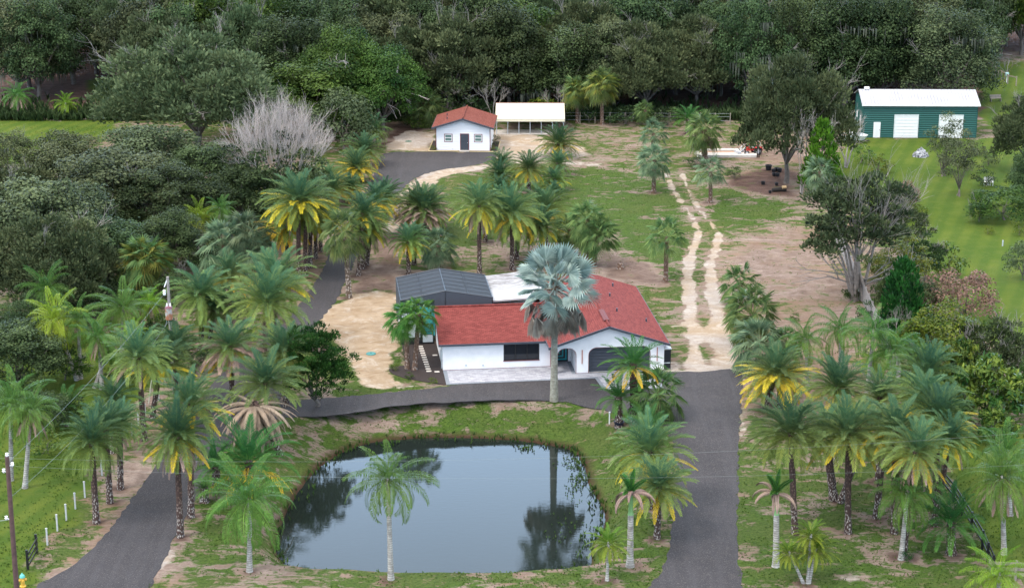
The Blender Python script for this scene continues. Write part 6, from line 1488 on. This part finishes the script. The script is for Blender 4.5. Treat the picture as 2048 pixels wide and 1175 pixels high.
# ------------------------------------------------------------------ broadleaf trees and shrubs: mesh, leaf, base px, top py, crown width px, label
def grow(name, key, mat, bx, by, ty, wpx, label, cat='tree', group=None, rz=None, hs=1., trunk='bark', twig='twigd'):
    X, Y = g(bx, by); H = hz(bx, by, ty); W = wpx * depth(0, Y, H * .5) / FPX
    return plant(name, key, mat, (X, Y, ground_z(X, Y)), H * hs, W, label, cat, group, rz, trunk, twig)
TREES = [
 ('live_oak', 'grey1', 'oakg', 398, 305, 72, 300, 'huge rounded grey-green oak left of the bare silver-twig tree'),
 ('live_oak', 'grey2', 'oakg', 345, 225, 20, 180, 'pale grey-green oak rising behind the huge rounded one'),
 ('live_oak', 'lump', 'oakb', 640, 262, 118, 230, 'bright lumpy oak crown directly behind the bare silver-twig tree', ),
 ('live_oak', 'lump', 'oakb', 690, 250, 62, 150, 'highest bright lumpy crown above the long bare grey limb'),
 ('live_oak', 'lump', 'oakb', 765, 262, 96, 150, 'bright lumpy oak right of the long bare grey limb, left of the cottage'),
 ('round_bush', 'fine', 'oakg', 690, 300, 178, 130, 'dense rounded light green tree between the bare twig tree and the cottage'),
 ('live_oak', 'oak1', 'mel', 90, 560, 355, 260, 'large dull olive tree filling the left edge'),
 ('live_oak', 'grey1', 'mel', 100, 640, 440, 230, 'lower olive tree with pale twigs below the large dull one'),
 ('live_oak', 'grey2', 'mel', 40, 480, 335, 170, 'olive crown at the left edge above the large dull one'),
 ('live_oak', 'oak2', 'mel', 235, 460, 300, 230, 'dark olive oak below the far left lawn'),
 ('live_oak', 'oak3', 'oakd', 330, 470, 330, 210, 'dark oak between the dark olive one and the bare silver-twig tree'),
 ('live_oak', 'oak2', 'mel', 300, 400, 250, 200, 'olive oak with a broken top just right of the far left lawn'),
 ('live_oak', 'oak1', 'oakd', 420, 420, 285, 170, 'dark oak just left of the bare silver-twig tree'),
 ('live_oak', 'oak3', 'mel', 20, 395, 262, 120, 'olive tree at the left edge under the far left lawn'),
 ('live_oak', 'oak2', 'oakd', 150, 520, 390, 180, 'dark tree behind the upper left queen palm'),
 ('live_oak', 'oak1', 'oakd', 30, 790, 640, 190, 'dark shaded tree at the left edge behind the big bright queen palm'),
 ('live_oak', 'oak3', 'oakd', 70, 700, 590, 130, 'dark tree above the shaded one at the left edge'),
 ('live_oak', 'oak2', 'oakd', 220, 580, 440, 160, 'dark tree behind the large yellow-green cabbage palm'),
 ('live_oak', 'oak1', 'oakd', 490, 450, 330, 150, 'dark crown under the left half of the bare silver-twig tree'),
 ('live_oak', 'oak2', 'oakd', 345, 540, 420, 120, 'dark tree left of the blue-green cabbage palm clump'),
 ('live_oak', 'grey1', 'mel', 1572, 366, 118, 196, 'big grey-green oak with a multi-stemmed trunk left of the green shed'),
 ('pine', 'pine', 'pin', 1640, 392, 240, 78, 'bright green young pine in front of the big grey-green oak'),
 ('cedar', 'feather', 'ced', 633, 812, 645, 150, 'dark feathery cedar leaning over the lane left of the sandy yard'),
 ('slender_tree', 'airy', 'mel', 1888, 352, 225, 84, 'thin-crowned tree in front of the right roll-up door'),
 ('slender_tree', 'airy', 'mel', 1916, 392, 262, 84, 'nearer thin-crowned tree right of the first, in front of the shed'),
 ('live_oak', 'grey2', 'mel', 2052, 345, 190, 130, 'dense oak cut by the right edge beside the green shed'),
 ('live_oak', 'oak2', 'oakd', 2060, 410, 300, 80, 'lower dark crown at the right edge under the dense oak'),
 ('cedar', 'cedar', 'ced', 1800, 692, 512, 110, 'tall dark conical cedar behind the grey board fence'),
 ('broad_shrub', 'bigbush', 'lime', 1880, 745, 600, 150, 'large yellow-green rounded bush right of the dark conical cedar'),
 ('broad_shrub', 'bigbush', 'lime', 1830, 745, 640, 90, 'smaller yellow-green bush left of the large one'),
 ('broad_shrub', 'fine', 'pink', 1925, 640, 540, 128, 'rounded dull pink bush on the edge of the mown right lawn'),
 ('mango_tree', 'mango', 'man', 1982, 860, 705, 128, 'glossy bushy tree with pale stems and yellow-green new leaves at the right'),
 ('mango_tree', 'mango', 'man', 1912, 800, 665, 70, 'slimmer glossy tree left of the bushy one with pale stems'),
 ('mango_tree', 'mango', 'man', 1990, 895, 815, 70, 'low glossy bush in front of the bushy tree with pale stems'),
 ('broad_shrub', 'bigbush2', 'oakd', 1975, 760, 630, 130, 'dark bush with bare grey twigs behind the glossy tree'),
 ('broad_shrub', 'bigbush2', 'mel', 2035, 770, 650, 100, 'grey twiggy bush at the right edge behind the glossy tree'),
 ('broad_shrub', 'bigbush', 'oakb', 2045, 830, 720, 60, 'green bush cut by the right edge beside the glossy tree'),
 ('slender_tree', 'airy', 'lime', 1812, 590, 470, 100, 'light airy yellow-green tree behind the tall leaning paperbark'),
 ('broad_shrub', 'bush', 'man', 1892, 560, 485, 62, 'small round bush with reddish tips at the lawn edge'),
 ('broad_shrub', 'bigbush2', 'mel', 1815, 500, 405, 85, 'dark olive bush right of the big paperbark crown'),
 ('broad_shrub', 'fine', 'pink', 1812, 420, 362, 50, 'small pinkish bush at the upper end of the boundary hedge'),
 ('broad_shrub', 'bush', 'lime', 1828, 442, 400, 42, 'little yellow bush below the small pinkish one'),
 ('broad_shrub', 'bigbush2', 'oakd', 1780, 640, 530, 70, 'dark bush between the paperbark trunk and the tall cedar'),
 ('broad_shrub', 'bush', 'man', 1722, 325, 290, 42, 'small bush with reddish tips below the white boat'),
 ('broad_shrub', 'bush', 'lime', 1758, 345, 310, 44, 'small light green bush right of the reddish-tipped one'),
 ('broad_shrub', 'bush2', 'oakb', 1958, 444, 378, 36, 'narrow green sapling on the mown right lawn'),
 ('broad_shrub', 'fine', 'oakg', 2046, 560, 478, 70, 'pale grey-green bush at the right edge of the mown lawn'),
 ('broad_shrub', 'bigbush', 'oakb', 2010, 440, 372, 130, 'wide mass of tall weeds at the right edge above the mown lawn'),
 ('broad_shrub', 'bush', 'oakd', 1395, 335, 312, 46, 'dark shrub at the foot of the big dark cabbage palm'),
 ('broad_shrub', 'bush', 'oakd', 1469, 356, 333, 26, 'round green shrub on the bare soil left of the pots'),
 ('broad_shrub', 'bush', 'oakd', 1432, 366, 345, 22, 'small dark shrub right behind the blue-green cabbage palm trunk'),
 ('broad_shrub', 'bush', 'ced', 1735, 640, 600, 36, 'small dark bush at the foot of the paperbark by the grey fence'),
 ('broad_shrub', 'bush', 'oakb', 838, 256, 222, 46, 'bright shrub at the left of the forest edge shrubs by the cottage'),
 ('broad_shrub', 'bush', 'man', 836, 258, 240, 24, 'small rounded shrub standing in front of the forest edge, left of the cottage'),
 ('broad_shrub', 'bush', 'oakd', 815, 250, 226, 40, 'dark shrub below the right lumpy oak'),
 ('broad_shrub', 'bush', 'lime', 1092, 242, 195, 60, 'yellow-green shrub behind the middle of the carport'),
 ('broad_shrub', 'bush', 'oakb', 1045, 244, 205, 50, 'bright green shrub behind the left part of the carport'),
 ('broad_shrub', 'bush', 'oakd', 1250, 248, 212, 60, 'dark shrub at the forest edge between the yellowing and the small cabbage palm'),
 ('broad_shrub', 'bush', 'oakd', 1335, 250, 215, 60, 'dark shrub at the forest edge left of the bright feathery clump'),
 ('broad_shrub', 'bush2', 'oakd', 950, 240, 186, 60, 'twiggy shrub just behind the cottage roof'),
 ('broad_shrub', 'bush', 'oakd', 900, 240, 150, 70, 'dark round shrub at the forest edge left of the cottage roof peak'),
 ('broad_shrub', 'bush2', 'oakd', 1180, 246, 205, 40, 'small shrub between the two yellowish cabbage palms'),
 ('broad_shrub', 'bush2', 'oakb', 1700, 600, 570, 30, 'weedy tuft at the base of the paperbark trunk'),
 ('broad_shrub', 'bigbush', 'oakd', 350, 610, 540, 90, 'dark shrub right behind the transformer pole'),
 ('broad_shrub', 'bigbush', 'oakd', 190, 640, 560, 120, 'dark shrub between the far left queen palms and the yellow-green cabbage palm'),
 ('broad_shrub', 'bigbush2', 'oakd', 425, 560, 480, 80, 'dark shrub left of the blue-green cabbage palm clump'),
 ('broad_shrub', 'bigbush', 'oakb', 320, 690, 630, 90, 'green shrub under the transformer pole among the queen palms'),
 ('broad_shrub', 'bigbush', 'oakd', 20, 700, 620, 80, 'dark shrub at the left edge under the yellow-green queen palm'),
 ('broad_shrub', 'bigbush', 'oakd', 90, 860, 780, 120, 'dark shrub in the shade behind the queen palm with orange dead fronds'),
 ('broad_shrub', 'bigbush2', 'oakb', 250, 770, 720, 60, 'low green shrub between the brown-fronded queen palm and the tall slender date palm'),
 ('broad_shrub', 'bigbush', 'oakd', 545, 500, 430, 90, 'dark shrub left of the front-left yellow date palm'),
 ('broad_shrub', 'bigbush', 'oakd', 620, 395, 340, 90, 'dark shrub below the right half of the bare silver-twig tree'),
 ('broad_shrub', 'bigbush', 'oakd', 270, 600, 520, 110, 'dark shrub at the foot of the large yellow-green cabbage palm'),
 ('broad_shrub', 'bigbush', 'oakd', 400, 520, 450, 90, 'dark shrub under the small queen palm above the blue-green clump'),
 ('live_oak', 'oak2', 'mel', 135, 400, 268, 150, 'olive oak below the middle of the far left lawn'),
 ('broad_shrub', 'bigbush', 'oakd', 390, 740, 670, 80, 'dark shrub behind the yellowing date palm of the tall slender pair'),
 ('broad_shrub', 'bigbush2', 'oakb', 130, 760, 690, 90, 'tangled green shrub under the twin-trunked queen palm'),
 ('broad_shrub', 'bigbush', 'oakd', 455, 640, 580, 80, 'dark shrub between the two large blue-green lane palms'),
 ('broad_shrub', 'bigbush', 'lime', 1760, 560, 500, 60, 'light green shrub along the upper grey fence'),
 ('broad_shrub', 'bigbush', 'oakd', 1840, 640, 560, 90, 'dark green shrub between the tall cedar and the pink bush'),
 ('broad_shrub', 'bigbush2', 'oakd', 1850, 560, 470, 80, 'dark twiggy shrub left of the reddish-tipped round bush'),
 ('broad_shrub', 'bigbush', 'oakd', 1930, 800, 700, 90, 'dark shrub under the slimmer glossy tree'),
 ('broad_shrub', 'bigbush', 'oakb', 1890, 850, 770, 80, 'green shrub between the right grove and the slimmer glossy tree'),
 ('broad_shrub', 'bigbush', 'mel', 1785, 440, 375, 60, 'olive shrub behind the upper right side of the paperbark crown'),
 ('broad_shrub', 'bigbush', 'oakd', 560, 590, 530, 70, 'dark shrub behind the largest lane date palm'),
 ('papaya_plant', 'bush', 'man', 92, 905, 862, 60, 'young plant with big drooping leaves left of the white-post palms'),
 ('broad_shrub', 'bush', 'oakb', 1965, 205, 182, 24, 'small olive tree beside the grey bench on the far right lawn'),
]
for t_ in TREES:
    if len(t_) > 1: 
        cat = 'tree' if t_[0] in ('live_oak', 'pine', 'cedar', 'slender_tree', 'mango_tree') else ('plant' if t_[0] == 'papaya_plant' else 'shrub')
        grow(*t_[:8], cat=cat)
# big leaning paperbark-like tree on the fence: many grey stems and a ragged crown
def fence_tree():
    X, Y = g(1716, 600); H = hz(1716, 600, 335); e = empty('paperbark_tree', (X, Y, 0), 'big ragged tree with many bare grey stems leaning over the grey board fence', 'tree')
    rng = np.random.default_rng(55); mb = MB(); cs = []; rs = []; tb = MB(); tw = MB()
    for i in range(115):
        a = rng.random() * 6.28; rr_ = 4.4 * rng.random() ** .5; z = H * (.5 + .48 * rng.random()) - .09 * rr_ ** 2
        cs.append(np.array([rr_ * math.cos(a) - .2, rr_ * .8 * math.sin(a), z])); rs.append(.55 + .6 * rng.random())
    for i in range(12):
        cs.append(np.array([-3.6 + rng.normal(0, .7), rng.normal(0, 1), H * .52 + rng.normal(0, .8)])); rs.append(.6)
    leaf_cloud(mb, cs, rs, 190, .24, rng, .45, elong=1.5, updir=.4)
    for i in range(13):
        t = cs[rng.integers(0, 100)]; b0 = np.array([rng.normal(0, .35), rng.normal(0, .3), -.1]); m1 = b0 + (t - b0) * .4 + np.array([0, 0, .9]); tb.tube([b0, m1, t], [.17, .11, .03], 6, cap=False)
    for i in range(9):
        a = rng.random() * 6.28; b0 = np.array([rng.normal(0, .5), rng.normal(0, .4), H * .3]); twigs(tw, b0, (.5 * math.cos(a) + .25, .5 * math.sin(a) - .35, 1), H * .42, .05, 3, rng, .15, 3, .32)
    for i in range(4): twigs(tw, (0, 0, 1.2 + .3 * i), (-1 if i % 2 else 1, -.4, .45), 3.6, .09, 2, rng, .1, 3, .4)
    obj('crown', mb, M['mel'], e); obj('trunk', tb.mesh('trunk', True), plain('paper_bark', (.26, .225, .2), .9, 0, .3, 4), e); obj('bare_twigs', tw, M['twigd'], e)
fence_tree()
# bare silver-twig tree
def twig_tree():
    X, Y = g(562, 425); H = hz(562, 425, 198); e = empty('bare_tree', (X, Y, 0), 'wide fan of bare silver twigs above dark leaves, left of the cottage driveway', 'tree')
    rng = np.random.default_rng(66); W = 250 * depth(0, Y, 5) / FPX; tw = MB(); mb = MB(); tb = MB()
    for i in range(64):
        a = i * GA; f = math.sqrt((i + .5) / 64); x, y = W * .5 * f * math.cos(a), W * .42 * f * math.sin(a)
        top = np.array([x, y, H * (.98 - .36 * f * f)]); p0 = np.array([x * .55, y * .55, H * (.50 - .12 * f)]); d = top - p0
        twigs(tw, p0, d, np.linalg.norm(d) * .6, .04, 3, rng, .3, 4, .40)
    cs = []; rs = []
    for i in range(54):
        a = rng.random() * 6.28; f = rng.random() ** .5; cs.append(np.array([W * .43 * f * math.cos(a) - .4, W * .40 * f * math.sin(a) - 2.6, H * (.12 + .60 * rng.random() * (1.1 - .4 * f))])); rs.append(.5 + .8 * rng.random())
    leaf_cloud(mb, cs, rs, 170, .3, rng, .35); limbs(tb, (0, 0, -.2), cs[:10], .35, rng)
    obj('bare_twigs', tw, M['twig'], e); obj('leafy_undergrowth', mb, M['oakd'], e); obj('trunk', tb.mesh('trunk', True), M['bark'], e)
twig_tree()
DT = forked_tree(71, 7)
for px, py, ty, wd, lb, mt in ((1692, 335, 205, 66, 'bare silver-twigged tree between the big oak and the green shed', 'twig'), (1628, 385, 195, 55, 'tall bare grey tree between the big oak trunk and the pine', 'twig'), (1602, 388, 215, 46, 'bare pale stem standing against the big oak trunk', 'twig'),
                           (985, 246, 152, 46, 'grey leafless tree with drooping limbs behind the gap between cottage and carport', 'twigd'), (1112, 246, 158, 44, 'small leafless grey tree behind the right end of the carport', 'twigd'),
                           (2013, 150, 108, 42, 'small reddish bare tree at the far edge of the right lawn', 'twigd'), (1925, 70, -30, 90, 'pale leafless crown at the top right of the wood', 'twig'), (1975, 98, 30, 70, 'second pale leafless crown at the top right of the wood', 'twig'),
                           (345, 600, 508, 50, 'bare grey shrub behind the transformer pole', 'twigd'), (1790, 720, 600, 50, 'bare grey saplings beside the grey fence near the queen palm row', 'twigd')):
    X, Y = g(px, py); H = hz(px, py, ty); W = wd * depth(0, Y, 3) / FPX; o = obj('bare_tree', DT, M[mt]); o.location = (X, Y, 0); o.scale = (W / 4.2, W / 4.2, H / 7); o.rotation_euler = (0, 0, px * .13); tag(o, lb, 'tree')
# long bare limb on the lumpy oak
mb = MB(); rng = np.random.default_rng(5); X, Y = g(712, 262)
mb.tube([(0, 0, 1.5), (1.5, -.8, 3.6), (3.6, -1.4, 5.2), (5.2, -1.6, 6.6), (5.6, -1.5, 9.2)], [.3, .26, .2, .14, .05], 8); twigs(mb, (3.6, -1.4, 5.2), (1, -.3, .1), 3.4, .09, 2, rng, -.3, 3, .3); twigs(mb, (2.6, -1.2, 4.6), (1, -.5, -.5), 3.2, .08, 1, rng, -.5, 3, .3)
twigs(mb, (0, -.5, 6), (-.3, -.5, 1), 3.4, .1, 3, rng, .1, 3, .6)
o = obj('bare_limb', mb, M['twig']); o.location = (X, Y, 0); tag(o, 'long crooked bare grey limb sticking out between the bright lumpy oak crowns', 'dead limb')
# leaning log by cedar
mb = MB(); mb.tube([(0, 0, 0), (.9, 0, 2.6)], .09, 8); mb.tube([(.35, 0, 1.0), (.5, .1, 1.6)], .04, 5); o = obj('leaning_log', mb, plain('tan_log', (.32, .2, .13), .9)); o.location = at(1766, 640); tag(o, 'slanting tan log leaning beside the tall dark cedar', 'log')

# garden seedlings in mulch and cottage bed
SD_ = []
for px, py, s_, mt, lb in ((809, 712, .5, 'oakd', 'small plant in the mulch bed nearest the pool cage, beside the twin palm trunks'), (812, 722, .35, 'oakd', 'tiny plant between the twin palms and the uppermost mulch plant'), (790, 741, .6, 'lime', 'yellow-green plant at the left curve of the mulch bed'), (819, 757, .55, 'oakb', 'green plant in the lower middle of the mulch bed'), (865, 768, .55, 'lime', 'yellow-green plant at the lower right of the mulch bed'),
                           (904, 300, .45, 'oakd', 'small potted-looking plant left of the cottage door'), (945, 300, .45, 'oakd', 'small plant right of the cottage door'), (866, 301, .6, 'lime', 'small shrub at the left end of the cottage bed'), (986, 300, .55, 'lime', 'small shrub at the front of the cottage side bed'), (989, 291, .7, 'oakd', 'middle dark shrub of the cottage side bed'), (992, 281, .7, 'oakd', 'farthest dark shrub of the cottage side bed'),
                           (1953, 312, 1.6, 'mel', 'small sapling in the bare strip on the right lawn'), (1975, 332, 1.7, 'mel', 'staked thin sapling on the right lawn'), (1970, 372, 1.8, 'oakd', 'dark sapling beside the white garden chairs'), (1975, 468, .9, 'lime', 'small yellow bush on the mown right lawn'), (2037, 470, 1.4, 'lime', 'yellow-green weed clump at the right edge of the mown lawn'),
                           (1590, 642, .7, 'oakb', 'low green weed patch on the bare plot'), (1810, 1121, .7, 'ced', 'small grass clump at the foot of the leaning queen palm')):
    x, y, z = at(px, py); h0, w0, (cmh, tmh, _, _) = TREE['bush']; e = empty('small_plant', (x, y, z), lb, 'plant', px * .3)
    obj('foliage', cmh, M[mt], e, scale=(s_ * .34, s_ * .34, s_ * .36)); obj('stem', tmh, M['bark'], e, scale=(s_ * .34, s_ * .34, s_ * .36))

# ------------------------------------------------------------------ the wood behind
LM = [(40, 'above the left end of the far left lawn'), (150, 'above the small palms of the far left lawn'), (260, 'left of the huge rounded oak'), (370, 'above the huge rounded oak'), (480, 'right of the huge rounded oak'), (590, 'above the bare silver-twig tree'),
      (700, 'above the bright lumpy oak'), (810, 'between the lumpy oak and the cottage'), (920, 'behind the cottage roof'), (1030, 'behind the left half of the carport'), (1120, 'behind the right half of the carport'), (1210, 'behind the tall yellowing cabbage palm'),
      (1310, 'behind the small forest-edge cabbage palm'), (1400, 'behind the bright feathery clump'), (1490, 'left of the big grey-green oak by the tractor'), (1590, 'behind the big grey-green oak'), (1690, 'between the big grey-green oak and the shed'), (1790, 'behind the left half of the shed'),
      (1880, 'behind the right half of the shed'), (1960, 'right of the shed roof'), (2050, 'at the right edge of the picture')]
RW = ['front row', 'second row', 'third row', 'fourth row', 'fifth row', 'sixth row', 'seventh row']
frng = random.Random(21)
ROWY = [258, 266, 275, 285, 296, 308, 323]
for r, Yr in enumerate(ROWY):
    for k, (px, ph) in enumerate(LM):
        pxx = px + frng.uniform(-18, 18) + (50 if r % 2 else 0); Yj = Yr + frng.uniform(-2.5, 2.5)
        if r == 0 and 180 > px: Yj += 9
        if px > 1930 and r < 4: continue
        if px == 1880 and r == 0: pxx = 1905; Yj = 258
        if px == 1790 and r == 0: pxx = 1770; Yj = 262
        if 140 < px < 280 and r < 2 and px != 260: continue
        if px == 260 and r == 0: continue
        d = depth(0, Yj, 6); X = (pxx - 1024) / FPX * d
        H = frng.uniform(12.5, 16.5) + (1.0 if r > 2 else 0) - (1.5 if r == 0 and 780 < px < 1150 else 0)
        key = frng.choice(['oak1', 'oak2', 'oak3', 'oak4', 'oak5', 'grey2']); W = frng.uniform(8.5, 12)
        mt = frng.choice(['oakd', 'oakd', 'oakd', 'mel', 'oakb' if r in (1, 3, 5) else 'oakd']) if key != 'grey2' else frng.choice(['mel', 'oakg'])
        if px == 2050: mt = 'oakb'
        if r == 0 and px in (1310, 1400): key, mt, H, W = 'grey1', 'mel', 12, 11
        desc = {'oakd': 'dark green', 'mel': 'dull olive', 'oakb': 'brighter green', 'oakg': 'grey-green'}[mt]
        plant('forest_oak', key, mt, (X, Yj, -.3), H, W, f'{desc} oak, {RW[r]}, {ph}', 'tree', 'oaks of the far wood')
# understorey along the foot of the wood: countless low growth
def ground_cover(name, spots, size, mat, label=None, kind='stuff', tall=1.):
    mb = MB(); rng = np.random.default_rng(len(spots)); S = np.array(spots); n = len(S)
    k = 4
    P = np.repeat(S, k, 0); a = rng.random(n * k) * 6.28; ln = size * (.5 + rng.random(n * k)); d = np.stack([np.cos(a), np.sin(a), 0 * a], 1); lean = rng.random((n * k, 1)) * .7
    sd_ = np.stack([-np.sin(a), np.cos(a), 0 * a], 1) * (size * .16)
    tip = P + d * lean * ln[:, None] + Zv * (ln * tall)[:, None]; mid = P + d * lean * ln[:, None] * .35 + Zv * (ln * tall * .55)[:, None]
    V = np.stack([P, mid + sd_, tip, mid - sd_], 1).reshape(-1, 3); mb.add(V, np.arange(n * k)[:, None] * 4 + np.array([[0, 1, 2, 3]]), np.repeat(rng.random(n), k))
    return tag(obj(name, mb, mat), label, None, None, kind)
rng = np.random.default_rng(88)
sp = []
for i in range(5200):
    x = rng.uniform(-70, 46); y = 251 + rng.exponential(3.0); sp.append((x, y, 0))
ground_cover('forest_undergrowth', sp, .9, M['oakd'], 'low dark undergrowth along the foot of the far wood')
# grass tufts, thick where the weeds are thick
zone_i = (np.stack([sand, dirt, lawn, lush], 1)).reshape(ny, nx, 4)
road_polys = [dr, dl, np.array([H2(*q) for q in OUT]), np.array([H2(*q) for q in BED]), np.array([H2(-3, 9.2), H2(-3, -.2), H2(18.4, -2.4), H2(18.4, 14), H2(-3, 14.5)]), np.array([CL(-1, -.7), CL(7.6, -.7), CL(7.6, 7), CL(-1, 7)])]
def scatter(n, y0, y1, seed, keep):
    r = np.random.default_rng(seed); y = r.uniform(y0, y1, n); x = (r.random(n) * 2 - 1) * (y * .27 + 2)
    ix = np.clip(np.searchsorted(xs, x) - 1, 0, nx - 2); iy = np.clip(np.searchsorted(ys, y) - 1, 0, ny - 2); z = zone_i[iy, ix]
    pr = keep(z, x, y); ok = r.random(n) < pr
    for P_ in road_polys: ok &= sdist(x, y, P_) > (-.12 if P_ is dr or P_ is dl else .12)
    x, y = x[ok], y[ok]; zz = ground_z_arr(x, y); ok = zz > WZ + .35
    return np.stack([x[ok], y[ok], zz[ok] - .02], 1)
clump = lambda x, y: vnoise(x, y, 1.6, 3) * .6 + vnoise(x, y, 5.5, 4) * .6
kp_ = lambda z, x, y: np.clip((clump(x, y) + z[:, 3] * .4 + z[:, 2] * np.where((x > 25) & (y > 150), -.5, .35) - z[:, 1] * .45 - z[:, 0] * 1.5 - .42) * 2.4, 0, 1)
tuft = leaf('weed_tuft', (.04, .085, .014), (.10, .165, .03), .2, .7, 0, 0)
ground_cover('grass_tufts', scatter(42000, 105, 165, 5, kp_), .18, tuft, 'short weedy grass across the near lawns', tall=.5)
ground_cover('grass_tufts', scatter(26000, 165, 248, 6, kp_), .19, tuft, 'short weedy grass across the far lawns', tall=.45)
# reeds at the pond rim and floating weed
r = np.random.default_rng(31); ed = []
for i in range(420):
    j = r.integers(0, len(wat)); p_ = wat[j] + (wat[(j + 1) % len(wat)] - wat[j]) * r.random(); q_ = p_ + (wc - p_) * r.uniform(-.03, .035) * (1 + 2 * (vnoise(p_[:1], p_[1:], 2, 8)[0] > .6)); ed.append((q_[0], q_[1], WZ + .0))
ground_cover('pond_reeds', ed, .32, M['weed'], 'thin reeds and grass standing along the pond rim', tall=1.1)
fl = []
for cx_, cy_, n_, sx_, sy_ in ((1395, 0, 0, 1, 1), (1150, 975, 60, .35, 1.6), (1165, 950, 70, .5, 1.2), (1050, 897, 50, .25, .3), (1140, 1060, 50, .9, 1.6), (1140, 925, 40, .5, .6)):
    x_, y_ = g(cx_, cy_, WZ)
    for i in range(n_): fl.append((x_ + r.normal(0, sx_), y_ + r.normal(0, sy_), WZ))
ground_cover('water_weeds', fl, .2, M['weed'], 'sparse green weeds poking through the pond surface', tall=.7)
# pebbles / litter specks
